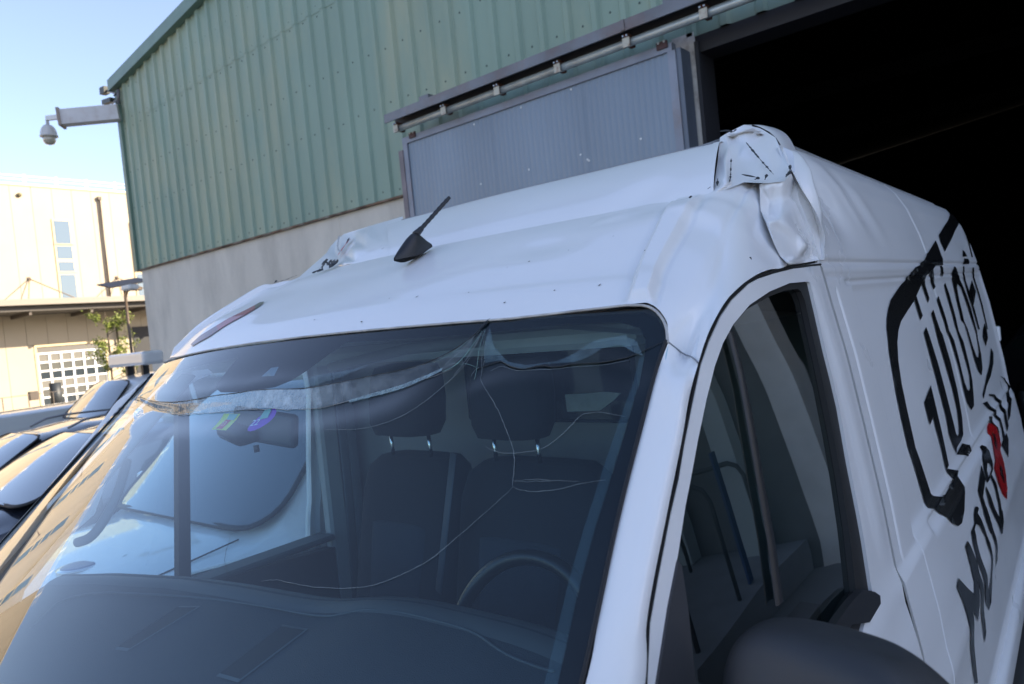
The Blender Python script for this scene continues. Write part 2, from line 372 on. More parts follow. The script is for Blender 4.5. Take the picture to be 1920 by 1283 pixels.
# ribbed cladding: one sheet of three ribs at a time
RIB = .345
def sheet(x0, n, zlo, zhi, yoff=0.):
    V = []; Fc = []; prof = []
    for k in range(n):
        b = x0+k*RIB
        for dx, dy in ((0, 0), (.205, 0), (.235, -.038), (.295, -.038), (.325, 0)): prof.append((b+dx, dy))
    prof.append((x0+n*RIB+.002, 0))
    top = []
    for x, dy in prof: V.append((x, BY-.012+dy-yoff, zlo(x))); V.append((x, BY-.012+dy-yoff, zhi(x)))
    for i in range(len(prof)-1): Fc.append((2*i, 2*i+2, 2*i+3, 2*i+1))
    o = from_py('cladding_sheet', V, Fc, GREEN, hall, smooth=False)
    s = o.modifiers.new('thick', 'SOLIDIFY'); s.thickness = .003
    return o
xs_ = XL
k = 0
while xs_ < 16.5:
    seam = lambda x: 6.95
    def low(x): return OZ+.165 if OX0-.3 < x < OX1+.3 else EZ1
    x1_ = xs_+3*RIB
    if x1_ > OX0-.3 and xs_ < OX1+.3: lo_ = lambda x: OZ+.165
    else: lo_ = lambda x: EZ1
    if xs_ > XL+.9:
        sheet(xs_, 3, lo_, seam, 0); sheet(xs_, 3, lambda x: 6.90, lambda x: roofz(x)-.02, .006)
    else:
        sheet(xs_, 3, lo_, lambda x: roofz(x)-.02, 0)
    xs_ = x1_; k += 1
# screws in rows across the sheets
V = []; Fc = []
for zr in (4.05, 5.2, 5.95, 6.85, 7.0, 7.6):
    x = XL+.1
    while x < 8:
        if not (OX0-.4 < x < OX1+.4 and zr < OZ+.3) and zr < roofz(x)-.2:
            z = zr+random.uniform(-.02, .02); s = len(V); yy = BY-.013
            for a in range(6): V.append((x+.014*math.cos(a*math.pi/3), yy, z+.014*math.sin(a*math.pi/3)))
            V.append((x, yy-.012, z)); Fc += [(s+a, s+(a+1) % 6, s+6) for a in range(6)]
        x += RIB
o = from_py('screws', V, Fc, mat('screw_head', (.07, .1, .09), .5, .5), hall); tag(o, kind='stuff')
# rust stained foot of the cladding
box('drip_strip', (XL, BY-.058, EZ1-.03), (OX0-.3, BY-.004, EZ1-.002), mat('drip_rust', (.13, .075, .045), .85, var=.6, vscale=5, stain=(.30, .30, .26), sscale=4, samt=.9), hall)
# rake trim board
def rk(x0, x1):
    return prism('rake_trim', [(x0, roofz(x0)-.12), (x1, roofz(x1)-.12), (x1, roofz(x1)+.10), (x0, roofz(x0)+.10)], BY-.16, BY-.03, GREEND, hall)
rk(XL-.16, -6); rk(-5.99, 2); rk(2.01, 16.6)
box('corner_trim', (XL-.10, BY-.07, EZ1-.03), (XL+.02, BY+.1, EZ0-.15), GREEND, hall)
# side wall, roof, dark inside
box('side_wall', (XL, BY+.305, 0), (XL+.25, 40, EZ0-.12), GREEN, hall)
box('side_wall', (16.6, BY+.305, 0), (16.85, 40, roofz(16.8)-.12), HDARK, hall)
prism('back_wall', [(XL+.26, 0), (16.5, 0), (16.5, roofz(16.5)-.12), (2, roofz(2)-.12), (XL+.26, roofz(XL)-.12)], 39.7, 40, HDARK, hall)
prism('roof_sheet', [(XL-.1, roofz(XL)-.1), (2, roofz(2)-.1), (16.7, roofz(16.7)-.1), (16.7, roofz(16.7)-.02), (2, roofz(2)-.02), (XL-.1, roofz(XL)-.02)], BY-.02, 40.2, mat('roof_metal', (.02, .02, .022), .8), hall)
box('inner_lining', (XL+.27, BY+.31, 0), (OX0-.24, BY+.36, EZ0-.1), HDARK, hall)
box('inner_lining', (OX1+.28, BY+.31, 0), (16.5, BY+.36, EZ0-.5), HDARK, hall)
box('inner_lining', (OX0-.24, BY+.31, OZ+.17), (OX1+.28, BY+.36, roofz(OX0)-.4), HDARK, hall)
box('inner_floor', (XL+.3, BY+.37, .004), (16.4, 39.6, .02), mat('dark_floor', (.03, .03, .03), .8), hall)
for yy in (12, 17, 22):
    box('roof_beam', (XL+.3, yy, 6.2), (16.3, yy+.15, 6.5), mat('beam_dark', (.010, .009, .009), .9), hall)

# sliding door hung in front of the wall
DY = BY-.30
d_tl, d_tr = (-5.3618,7.2,4.5569), (-1.6183,7.2,4.529)
dx0, dx1, dz = d_tl[0]-.02, d_tr[0]+.02, (d_tl[2]+d_tr[2])/2
sd = hall
cuts = [dx0+.10, (-3.8947,7.2,4.4995)[0], (-2.6302,7.2,4.5163)[0], dx1-.04]
for a, b in zip(cuts, cuts[1:]):
    n = 2; P = []; x = a
    while x < b-.01:
        P += [(x, DY), (x+.030, DY), (x+.040, DY+.004), (x+.058, DY+.004)]; x += .068
    V = [(px, py, z) for px, py in P for z in (.08, dz-.05)]
    o = from_py('door_sheet', V, [(2*i, 2*i+2, 2*i+3, 2*i+1) for i in range(len(P)-1)], DOORG, sd, smooth=False)
    box('door_rivet_strip', (b-.008, DY-.003, .08), (b+.008, DY+.03, dz-.05), DOORG, sd)
box('door_frame', (dx0+.03, DY-.02, .05), (dx0+.11, DY+.06, dz-.05), DOORF, sd)
box('door_frame', (dx0-.05, DY-.03, .05), (dx0+.028, DY+.12, dz-.12), mat('door_edge_red', (.20, .17, .18), .6, var=.2), sd)
box('door_frame', (dx0+.03, DY-.022, dz-.05), (dx1+.02, DY+.07, dz+.03), DOORF, sd)
box('door_frame', (dx1-.03, DY-.024, .05), (dx1+.05, DY+.10, dz-.052), DOORF, sd)
box('door_backing', (dx0+.03, DY+.03, .06), (dx1, DY+.05, dz-.02), mat('door_back', (.06, .07, .08), .6), sd)
box('door_return', (dx1+.052, DY-.01, .05), (dx1+.10, DY+.20, dz-.04), mat('door_return_blue', (.12, .14, .175), .5, .2, var=.1), sd)
V = []; Fc = []
for u, v in [(-2.7508,4.4639),(-3.4268,4.456),(-4.134,4.4467),(-2.7114,3.767),(-3.4022,3.7584),(-4.1205,3.7433),(-1.9988,3.7624),(-5.2944,4.5244),(-2.6326,3.6991),(-2.6145,3.684)]:
    s = len(V)
    for a in range(6): V.append((u+.012*math.cos(a*math.pi/3), DY-.004, v+.012*math.sin(a*math.pi/3)))
    V.append((u, DY-.010, v)); Fc += [(s+a, s+(a+1) % 6, s+6) for a in range(6)]
o = from_py('rivets', V, Fc, mat('rivet', (.7, .72, .72), .4, .2), sd); tag(o, kind='stuff')
# track: top channel, pale running rail, rusty brackets
TY = 7.05
ta, tb = (-5.3734,7.05,4.8362), (-1.963,7.05,4.8344)
tz = ta[2]; tx0, tx1 = ta[0], 8.0
prism('track_channel', [(TY-.12, tz), (TY-.10, tz), (TY-.10, tz-.105), (TY-.12, tz-.105)], tx0, tx1, RUSTG, sd, axis='x')
box('track_channel_top', (tx0, TY-.10, tz-.02), (tx1, TY+.12, tz), RUSTG, sd)
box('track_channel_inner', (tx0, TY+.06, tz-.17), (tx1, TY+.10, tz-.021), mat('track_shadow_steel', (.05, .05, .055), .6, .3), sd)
ra = (-5.3193,7.05,4.6002)
rzz = ra[2]
tube('running_rail', [(tx0+.06, TY, rzz+.055), (tx1, TY, rzz+.055)], .04, RAILM, sd, n=10)
for p in [-5.2571,-4.4177,-3.5899,-2.769,-1.9557,-1.172]:
    o = box('bracket', (p-.02, TY-.05, rzz+.02), (p+.03, TY+.08, tz-.11), RUST, sd)
    box('bracket_plate', (p-.035, TY-.06, rzz+.0), (p+.04, TY-.045, rzz+.09), mat('cream_plate', (.5, .48, .4), .6, stain=(.2, .07, .03), sscale=14, samt=.9, var=.1), sd)
    for q in (-.02, .02): box('bolt', (p+q-.008, TY-.07, rzz+.10), (p+q+.008, TY-.051, rzz+.116), STEEL, o)
for p in [-4.7887,-1.5075]:
    box('wall_stub', (p-.06, TY, tz+.002), (p+.10, BY-.05, tz+.10), RUSTG, sd)
box('rail_joint', ((-1.9388,7.03,4.7904)[0]-.02, TY-.13, tz-.10), ((-1.9388,7.03,4.7904)[0]+.02, TY-.121, tz+.0), RUSTG, sd)
for u in [-5.147,-1.6713]:
    o = box('hanger_plate', (u-.055, DY-.04, dz-.01), (u+.055, DY-.02, rzz-.0), mat('hanger_red', (.08, .035, .035), .6, var=.2), sd)
    for a in (-.03, .03):
        for b in (.04, .11): box('bolt', (u+a-.009, DY-.05, dz+b), (u+a+.009, DY-.041, dz+b+.018), mat('bolt_white', (.6, .6, .58), .4, .3), o)
# small white lamp on the wall corner
o = box('wall_lamp', (XL-.42, BY-.25, 3.56), (XL-.02, BY-.05, 3.66), mat('lamp_white', (.7, .7, .68), .5), hall, bev=.02)

# ------------------------------------------------------------------ the van
van = empty('delivery_van', (0, 2.6, 0))
tag(van, 'white high roof van with crushed roof corners and a cracked windscreen', 'van')
VREAR = 5.45
def body_dent(y, z):
    d = 0.
    d -= .007*ga(z-2.143, .006)                                   # roof joint groove
    d -= .004*ga(z-2.112, .004)*ss(2.36, 2.4, y)
    d -= .009*ga(z-2.098, .007)*ss(2.5, 2.56, y)*(1-ss(5.1, 5.2, y))
    yp = 2.56                                # recessed panel behind the pillar
    d -= .011*ss(yp, yp+.014, y)*ss(1.50, 1.53, z)*ss(2.10, 2.075, z)*(1-ss(5.15, 5.2, y))
    d -= .004*ga(y-2.43, .006)*ss(2.09, 2.07, z)*ss(1.50, 1.52, z)
    d -= .004*ga(y-3.72, .010)*ss(2.143, 2.16, z)                 # roof cap joint
    d -= .003*ga(y-3.72, .008)*ss(1.5, 1.53, z)*ss(2.15, 2.1, z)
    d -= .010*ss(1.50, 1.495, z)*ss(1.465, 1.475, z)*ss(2.72, 2.76, y)*(1-ss(5.2, 5.25, y))  # slot in the shoulder ledge
    d += .008*ga(z-1.20, .05)
    # buckled sheet behind the crushed corner
    k = ss(2.16, 2.30, z)
    if y < 3.4 and k > 0:
        yc = 2.425+.16*ss(2.28, 2.47, z)
        d += .030*k*ga(y-yc, .035)*ss(2.47, 2.40, z)
        d -= .018*k*ga(y-2.62-.25*(2.35-z), .085)
        d += .0045*k*max(0, 1-abs(y-2.80-.6*(2.35-z))/.05)*ss(2.20, 2.28, z)*ss(2.44, 2.36, z)
        d -= .005*k*ga(y-2.90-.6*(2.35-z), .05)*ss(2.44, 2.34, z)
        d += .003*k*max(0, 1-abs(y-3.02-.8*(2.3-z))/.07)*ss(2.40, 2.32, z)
    return d
def rearfall(y): return .10*max(0, (y-5.15)/.3)**2 if y > 5.15 else 0
def flank(y, z, off=0.):
    return (flank_x(y, z)+body_dent(y, z)-rearfall(y)+off, y, z)
def flank_p(y, z, off=0.): return (-flank_x(y, z)+.02+rearfall(y)-off, y, z)
zfine = [.25, .32, .4, .5, .6, .7, .8, .9, 1.0, 1.08, 1.14, 1.18, 1.2, 1.22, 1.26, 1.3, 1.34, 1.38, 1.42, 1.45, 1.462, 1.47, 1.476, 1.484, 1.49, 1.496, 1.502, 1.51, 1.52, 1.53, 1.55]
zfine += [1.58+.03*i for i in range(17)]+[2.07, 2.08, 2.086, 2.09, 2.094, 2.098, 2.102, 2.106, 2.112, 2.118, 2.126, 2.132, 2.137, 2.140, 2.143, 2.146, 2.149, 2.154, 2.16]
zup = [2.16+.0125*i for i in range(1, 26)]
yf = sorted([2.372, 2.38]+[2.39+.0125*i for i in range(44)]+[2.5555+.0022*i for i in range(11)]+[2.418+.003*i for i in range(9)])+frange(2.96, 3.6, 24)+frange(3.64, 3.8, 22)+frange(3.85, 5.1, 26)+frange(5.13, VREAR, 12)
def yback(y, z): return y+.20*ss(2.26, 2.47, z)**1.3*max(0, 1-(y-2.372)/.6)
side = grid('side_panel', lambda y, z: flank(yback(y, z), z), yf, sorted(set(zfine+zup)), PAINT_D, van)
side_p = grid('side_panel', lambda y, z: flank_p(y+.45*ss(1.95, 2.2, z)*max(0, 1-(y-2.372)/1.5), z), frange(2.372, VREAR, 24), frange(.25, 2.475, 30), PAINT_D, van, flip=True)
# front edge turned in at the pillar
grid('pillar_edge', lambda u, z: (flank(yback(2.372, z), z)[0]-.025*u, yback(2.372, z)+.004*u, z), [0, .3, 1], sorted(set(zfine+zup)), PAINT_D, van, flip=True)
# roof
def roofp(x, y):
    a = abs(x)/.72; z = 2.475-.012*(1-ss(2.5, 2.9, y))*(1-a**4)+.014*ss(.4, 1., a)*(1-ss(2.6, 4.0, y))+.062*ss(2.6, 3.6, y)*(1-a**2.2)
    f = ss(5.45, 5.0, y); z -= .12*(1-f)**2
    z += .003*math.cos(x*26)*ss(.62, .5, abs(x))
    return (x, y, z)
ys_r = frange(2.53, VREAR, 40)
grid('roof', roofp, frange(-.72, .72, 60), ys_r, PAINT, van)
# rounded gutter joining roof and flank
for sgn in (1, -1):
    o = grid('roof_gutter', lambda k, y, sgn=sgn: (sgn*(.72+k*.012)+(0 if sgn > 0 else .02*k), y, 2.4755+.0045*math.sin(k*math.pi)-.12*(1-ss(5.45, 5.0, y))**2), frange(0, 1, 5), ys_r, PAINT, van, flip=sgn < 0)
# rear doors
box('rear_panel', (-.80, VREAR-.03, .35), (.74, VREAR+.0, 2.30), PAINT_D, van, bev=.015)
box('hinge', (.905, 5.37, 1.72), (.945, 5.43, 1.80), PAINT_D, van, bev=.006)
# lower trims on the flank
def strip(name, y0, y1, zc, hh, off, m, par=van, n=40):
    prof = [(-1, -.004), (-.92, .8), (-.5, 1.), (.5, 1.), (.92, .8), (1, -.004)]
    return grid(name, lambda k, y: (flank(y, zc+prof[k][0]*hh)[0]+off*prof[k][1], y, zc+prof[k][0]*hh), range(6), frange(y0, y1, n), m, par, smooth=True, flip=True)
strip('side_moulding', 2.9, 5.3, .60, .085, .035, BLACKP)
strip('sill_bulge', 2.75, 5.35, .78, .07, .022, PAINT_D)
box('tape_strip', (1.07, 3.2, .572), (1.073, 5.0, .592), mat('yellow_tape', (.35, .33, .12), .5), van)

# ---- cab: roof cap between windscreen and high roof
wsr = lambda a: ws(a, 0)
def mirr(c, dy=0.):     # passenger side twin of a driver side point
    x, y, z = c; s = .75/.855
    return (-(x*s if x < .80 else .80*s+(x-.80)*.35), y+dy+max(0, x-.80)*.9, z-.012)
dr0 = [(0.7845,1.7387,2.0904), (0.822,1.7446,2.0862), (0.854,1.7236,2.06), (0.868,1.6949,2.0319), (0.876,1.7239,2.0108), (0.9178,1.6754,2.0022)]
dr05 = [(0.766,1.7994,2.1234), (0.806,1.7983,2.1156), (0.846,1.7788,2.09), (0.866,1.7545,2.0634), (0.881,1.7627,2.0446), (0.915,1.7096,2.0284)]
dr1 = [(0.745,1.8693,2.1595), (0.79,1.8576,2.1465), (0.838,1.8413,2.122), (0.864,1.8216,2.098), (0.884,1.8089,2.0803), (0.9104,1.7544,2.0529)]
dr2 = [(0.715,2.0027,2.2379), (0.768,2.0004,2.226), (0.822,1.988,2.1979), (0.845,1.9491,2.1662), (0.865,1.9113,2.1342), (0.904,1.8386,2.0877)]
dr25 = [(0.706,2.0559,2.2633), (0.765,2.0543,2.2577), (0.808,2.0716,2.2422), (0.822,2.0801,2.2334), (0.838,2.0774,2.2218), (0.8986,1.968,2.1174)]
dr3 = [(0.685,2.1414,2.2937), (0.75,2.1469,2.2946), (0.775,2.2612,2.3218), (0.785,2.3009,2.3223), (0.802,2.3169,2.3113), (0.8977,2.1346,2.1333)]
def crow(y0, b, z0, za, zp, n=(-.48, -.24, 0, .22, .41, .57)):
    return [(x, y0-b*(1-(x/.74)**2), z0+(za*(x/.74)**2 if x > 0 else zp*(x/.74)**2)) for x in n]
cen0 = [ws(a, 0) for a in (-.62, -.3, 0, .27, .51, .72)]
cen1 = crow(1.869, .10, 2.160, .000, -.012)
cen05 = crow(1.800, .10, 2.128, .0, -.005)
cen2 = crow(2.003, .095, 2.222, .016, -.035)
cen25 = crow(2.080, .095, 2.258, .010, -.015)
cen3 = crow(2.146, .092, 2.287, .006, .0)
pl_ = lambda d: [mirr(p) for p in d[::-1]]
def tilt(row, k): return [(p[0], p[1], p[2]+k*ss(-.15, -.62, p[0])) for p in row]
rowsA = [pl_(dr0)+cen0+dr0, tilt(pl_(dr05)+cen05+dr05, .018), tilt(pl_(dr1)+cen1+dr1, .030), tilt(pl_(dr2)+cen2+dr2, .026), tilt(pl_(dr25)+cen25+dr25, .014), pl_(dr3)+cen3+dr3]
def capd(u, v, p):
    x = p.x; d = 0.; v = v*.8
    # raised bead running up the cap beside the driver's corner, and its twin
    BC = (.803, .786, .767, .742, .735, .717, .717)
    vr = v/.8; k_ = min(int(vr), 5); cb = BC[k_]+(BC[k_+1]-BC[k_])*(vr-k_); hb = .014+.0024*vr
    for c0 in (cb, -cb*.877):
        e = abs(x-c0); d += .0125*ss(hb+.007, hb-.005, e)-.0025*ga(e-hb-.010, .006)
    d *= ss(.02, .30, v)*(1-.6*ss(3.4, 4.0, v))
    # shallow dents low on the cap
    d -= .006*ga(x-.50, .09)*ga(p.y-1.95, .05)*ss(.2, 1, v)
    d -= .006*ga(x-.80, .04)*ga(v-2.5, .4)
    if v > 2.6 and x > .55: d += .005*noise.noise(p*16.)*ss(2.8, 3.6, v)
    if v > 2.5 and x < -.5: d += .012*noise.noise(p*18.)*ss(2.5, 3.5, v)
    return Vector((0, -.35*d, .94*d))
cap = net_surface('roof_cap', rowsA, PAINT, van, sub=28, disp=capd, flip=False)
# upper, steep part of the cap up to the front lip of the high roof
def up(x, t):
    """x across, t 0 foot .. 1 lip .. 1.2 onto roof"""
    q = 1-(x/.8)**2; y0 = 2.165-.095*q; y1 = 2.49-.045*q
    y = y0+(y1-y0)*t; tt = min(t, 1.); z = 2.289+.185*(tt**.85 if tt > 0 else tt)
    if t > 1: y += (t-1)*.30; z -= .01*(t-1)/.2
    z -= .010*ga(t-1.0, .10); y -= .004*ga(t-.93, .02)
    z -= .004*ga(t-.90, .012)
    d = .004*noise.noise(Vector((x*3, t*2, .5)))
    d -= .012*ga(x-.60, .05)*ga(t-.1, .2)
    n = Vector((0, -.8, .55)); p = Vector((x, y, z))+n*d
    return p
tsu = frange(-.02, .86, 22)+frange(.87, 1.03, 20)+[1.06, 1.1, 1.15, 1.2]
grid('cap_front', lambda w, t: up((-.10-.44*max(0, min(1, t)))*(1-w)+(.762-.10*max(0, min(1, t)))*w, t), frange(0, 1, 70), tsu, PAINT, van)
# passenger corner of the high roof: crumpled end of the cap
PCC = [[(-0.4834,2.49,2.4819),(-0.6623,2.51,2.483),(-0.7727,2.52,2.4798),(-0.8587,2.53,2.4817),(-0.8724,2.5,2.4585),(-0.8036,2.42,2.4245),(-0.7,2.32,2.3833),(-0.5827,2.22,2.3396),(-0.4578,2.11,2.2968),(-0.4473,2.08,2.2845),(-0.46,2.06,2.2768),(-0.4857,2.04,2.2706),(-0.7586,2.44,2.4377),(-0.6389,2.33,2.384),(-0.6761,2.3955,2.4053),(-0.516,2.2512,2.3515),(-0.5055,2.22,2.3344),(-0.7327,2.38,2.3981),(-0.5634,2.24,2.3458),(-0.4828,2.16,2.3161),(-0.3949,2.12,2.3015),(-0.2836,2.0625,2.2931),(-0.3488,2.1523,2.3429),(-0.6926,2.4402,2.4315),(-0.4983,2.3236,2.4162),(-0.2845,2.1551,2.3384),(-0.1737,2.0761,2.2918),(-0.2501,2.0787,2.2917),(-0.2945,2.0696,2.284),(-0.3776,2.07,2.2776),(-0.0631,2.0734,2.2921),(-0.1453,2.1863,2.3563),(-0.2289,2.1687,2.3458),(-0.1248,2.0715,2.2894)],[(24,23,25),(6,7,18),(5,6,17),(16,15,13),(14,22,23),(28,21,20),(8,9,29),(22,15,27),(26,27,28),(3,12,23),(9,7,10),(25,23,22),(2,23,24),(19,7,8),(29,20,19),(0,1,32),(29,28,20),(3,4,12),(2,3,23),(10,7,6),(16,17,18),(21,15,16),(16,13,17),(17,13,4),(15,14,13),(1,2,24),(12,13,14),(27,26,25),(18,7,19),(27,15,21),(26,28,33),(16,20,21),(17,6,18),(18,19,20),(10,11,29),(33,30,32),(12,4,13),(32,1,24),(4,5,17),(16,18,20),(10,6,11),(29,19,8),(8,7,9),(14,15,22),(12,14,23),(27,21,28),(25,22,27),(32,25,33),(9,10,29),(3,2,1),(32,31,0),(24,25,32),(30,31,32),(25,26,33)]]
# ---- crushed driver-side corner: hand-placed folds, sharp along the creases
def crumple(name, VT, E, m, parent, lv=2):
    """faceted folds: E = crease edges that stay sharp"""
    V, T = VT; me = bpy.data.meshes.new(name); me.from_pydata(V, [], T); me.update()
    o = link(name, me, m, parent)
    ce = {frozenset(e) for e in E}; cnt = {}
    for f in T:
        for i in range(3): k = frozenset((f[i], f[(i+1) % 3])); cnt[k] = cnt.get(k, 0)+1
    at = me.attributes.new('crease_edge', 'FLOAT', 'EDGE'); bv = set()
    for e in me.edges:
        k = frozenset(e.vertices); b = cnt.get(k, 2) == 1
        if b: bv |= set(k)
        at.data[e.index].value = 1. if b else (.97 if k in ce else .42)
    av = me.attributes.new('crease_vert', 'FLOAT', 'POINT')
    for v in bv: av.data[v].value = 1.
    return subsurf(o, lv)
crc = [[(0.7626,2.15,2.2903),(0.7555,2.19,2.3119),(0.7785,2.185,2.31),(0.7744,2.23,2.317),(0.7903,2.25,2.3188),(0.6385,2.53,2.4861),(0.6503,2.54,2.4939),(0.6529,2.57,2.4895),(0.6711,2.56,2.4943),(0.6757,2.6,2.519),(0.6958,2.36,2.3983),(0.7246,2.33,2.3884),(0.7183,2.38,2.3932),(0.7207,2.41,2.3985),(0.7224,2.475,2.4406),(0.708,2.62,2.5059),(0.7595,2.57,2.4623),(0.8031,2.48,2.3955),(0.838,2.4,2.3551),(0.8505,2.35,2.3302),(0.8542,2.3,2.3126),(0.7675,2.42,2.388),(0.8208,2.34,2.3332),(0.8115,2.28,2.3194),(0.8316,2.27,2.3101),(0.7716,2.47,2.4124),(0.7711,2.34,2.3539),(0.6846,2.46,2.4438),(0.6984,2.5,2.4521)],[(9,6,8),(14,9,8),(3,4,13),(25,14,21),(2,3,12),(6,7,8),(25,17,16),(10,2,11),(27,13,28),(8,7,28),(22,18,17),(13,14,28),(16,17,18),(12,13,27),(12,11,2),(0,1,10),(25,22,17),(4,3,0),(27,6,5),(22,20,19),(24,23,4),(26,13,4),(21,14,13),(20,22,24),(28,7,27),(27,7,6),(10,11,27),(4,23,26),(23,22,21),(28,14,8),(21,13,26),(16,15,25),(2,1,0),(1,2,10),(13,12,3),(21,22,25),(3,2,0),(9,14,15),(11,12,27),(22,23,24),(25,15,14),(22,19,18),(27,5,10),(26,23,21)]]
crumple('crushed_corner', crc, [(5, 10), (10, 1), (6, 11), (11, 2), (7, 12), (12, 3), (27, 11), (14, 21), (21, 22), (3, 4), (1, 2), (2, 3), (22, 24), (28, 14), (8, 28), (28, 13), (13, 3)], PAINT, van)
crf = [[(0.8126,2.275,2.3122),(0.8361,2.1994,2.2498),(0.868,2.1352,2.2175),(0.8816,2.1196,2.1784),(0.8901,2.1247,2.1518),(0.8975,2.1414,2.1343),(0.8309,2.265,2.3065),(0.8426,2.285,2.3081),(0.8237,2.2962,2.2743),(0.8379,2.2372,2.2421),(0.8541,2.3,2.3115),(0.8468,2.303,2.2771),(0.8805,2.1759,2.2233),(0.8826,2.1974,2.1904),(0.8521,2.36,2.3342),(0.835,2.4568,2.2999),(0.8564,2.4127,2.2485),(0.8668,2.4009,2.2139),(0.8745,2.3958,2.1829),(0.8893,2.3705,2.1465),(0.9053,2.2321,2.1714),(0.9115,2.1005,2.1344),(0.8937,2.2155,2.1533),(0.8753,2.3695,2.1551),(0.8885,2.2486,2.1396),(0.8915,2.2248,2.195),(0.8691,2.2898,2.2525),(0.8728,2.1677,2.2061)],[(11,7,8),(9,2,12),(0,6,14),(17,15,16),(16,15,26),(10,11,15),(10,7,11),(20,18,17),(4,5,21),(22,13,4),(3,4,13),(8,1,9),(8,7,6),(12,13,25),(23,19,18),(25,17,16),(26,25,16),(2,3,27),(0,1,8),(4,21,22),(12,11,8),(27,13,12),(1,2,9),(13,22,25),(24,21,5),(8,6,0),(11,12,26),(14,7,10),(20,22,23),(6,7,14),(27,12,2),(3,13,27),(17,18,19),(26,15,11),(15,14,10),(24,23,22),(25,22,20),(25,20,17),(8,9,12),(26,12,25),(18,20,23),(3,2,1),(19,23,24),(24,22,21)]]
crumple('crushed_side', crf, [(0, 1), (1, 2), (2, 3), (3, 4), (4, 5), (7, 8), (8, 9), (9, 2), (2, 12), (12, 20), (20, 21), (4, 21), (11, 12), (10, 11), (14, 15), (15, 16), (16, 17), (17, 18), (20, 18), (20, 23), (3, 21), (27, 3), (22, 20), (25, 20)], PAINT_D, van)
crumple('crushed_corner', PCC, [(3, 12), (12, 13), (13, 15), (14, 15), (2, 14), (17, 13), (4, 17), (17, 18), (18, 20), (15, 16), (16, 20), (20, 28), (19, 20), (7, 19), (15, 21), (22, 15), (23, 22)], PAINT, van)
# upper edge of the roof behind the crushed plate
net_surface('bent_roof_edge', [[(0.6756,2.6,2.5177), (0.7079,2.62,2.5046), (0.7594,2.57,2.4611), (0.803,2.48,2.3943), (0.8385,2.4,2.348)], [(0.6642,2.64,2.5281), (0.7011,2.67,2.5206), (0.7508,2.64,2.4795), (0.7927,2.56,2.4149), (0.8273,2.47,2.3516)], [(0.6326,2.74,2.5485), (0.676,2.78,2.5422), (0.7336,2.74,2.5007), (0.7794,2.66,2.4301), (0.8239,2.52,2.3512)]], PAINT_D, van, sub=6)
tube('roof_edge_gap', [(0.6921,2.61,2.5151), (0.708,2.62,2.5059), (0.7357,2.6,2.4841), (0.7605,2.57,2.4582), (0.7773,2.54,2.4362)], .0022, GAPM, van, n=6)
# faded red and black print on the passenger side of the cap
# lip of the flank sheet standing away behind the gap
lp = [(0.7713,2.55,2.4338), (0.8011,2.5,2.3909), (0.8514,2.3801,2.3341), (0.8691,2.3625,2.2996), (0.8871,2.3664,2.2585), (0.8955,2.3806,2.2276), (0.8955,2.4056,2.1947), (0.8931,2.3878,2.1472)]
lq = [(0.7833,2.5,2.4233), (0.817,2.44,2.3662), (0.8212,2.4679,2.3407), (0.8331,2.4649,2.3057), (0.8501,2.4358,2.2555), (0.8597,2.4267,2.2184), (0.8702,2.4149,2.1839), (0.8852,2.3855,2.1471)]
net_surface('bent_lip', [lq, [tuple((a+b)/2+(0.006 if i == 0 else 0) for i, (a, b) in enumerate(zip(p, q))) for p, q in zip(lp, lq)], lp, [tuple(a+d for a, d in zip(p, (-.010, .035, 0))) for p in lp]], PAINT_D, van, sub=6)
tube('door_gap_shadow', [tuple(a+d for a, d in zip(p, (-.008, -.002, 0))) for p in lq[3:]], .005, GAPM, van)
# backing skin so no gap of the crushed corner shows through
from_py('inner_skin', [(0.6862,2.36,2.3379), (0.7303,2.5,2.3499), (0.7778,2.408,2.2428), (0.8063,2.4079,2.1673), (0.8073,2.6615,2.1631), (0.7893,2.62,2.3159), (0.7736,2.6,2.3852), (0.712,2.66,2.4809), (0.6398,2.7,2.5265), (0.5889,2.66,2.502)], [(0, 1, 6, 7, 8, 9), (1, 2, 3, 4, 5, 6)], GAPM, van, smooth=False)
# torn seams: thin ragged dark strips of bare metal
def tear(pts, w, nrm, off=.003, m=TEAR):
    P = densify(smooth_poly([tuple(p) for p in pts], 1, False), .006, False); V = []; n = Vector(nrm).normalized(); Fc = []
    for i, p in enumerate(P):
        p = Vector(p)+n*off; t = (Vector(P[min(i+1, len(P)-1)])-Vector(P[max(i-1, 0)])).normalized(); b = t.cross(n).normalized()
        ww = w*.62*(.2+1.6*random.random())*min(1, .25+min(i, len(P)-1-i)*.5)
        V += [p-b*ww*.5+n*random.uniform(-.0005, .001), p+b*ww*.5]
        if i: Fc.append((2*i-2, 2*i-1, 2*i+1, 2*i))
    return from_py('tear_mark', V, Fc, m, van, smooth=False)
NF = (.35, -.85, .4)
tear([(0.7224,2.472,2.4427), (0.7703,2.412,2.3865), (0.8235,2.335,2.3322)], .0055, NF, .006)
tear([(0.7786,2.27,2.3363), (0.7927,2.27,2.3301), (0.812,2.27,2.3228)], .004, NF, .006)
tear([(0.8051,2.27,2.3198), (0.8118,2.28,2.3238)], .011, NF, .006)
tear([(0.8397,2.395,2.3565), (0.8535,2.345,2.3336), (0.8547,2.31,2.3189)], .008, NF, .006)
tear([(0.8256,2.27,2.3156), (0.8242,2.29,2.3287)], .011, NF, .006)
tear([(0.7615,2.18,2.3077), (0.7479,2.22,2.3291)], .007, NF, .006)
tear([(0.7793,2.2,2.3123), (0.7636,2.25,2.3353), (0.7262,2.36,2.3915)], .0035, NF, .005)
tear([(0.7702,2.11,2.2909), (0.7686,2.13,2.2969)], .006, NF, .012)
tear([(0.7588,2.05,2.2715), (0.76,2.06,2.2759)], .009, NF, .012)
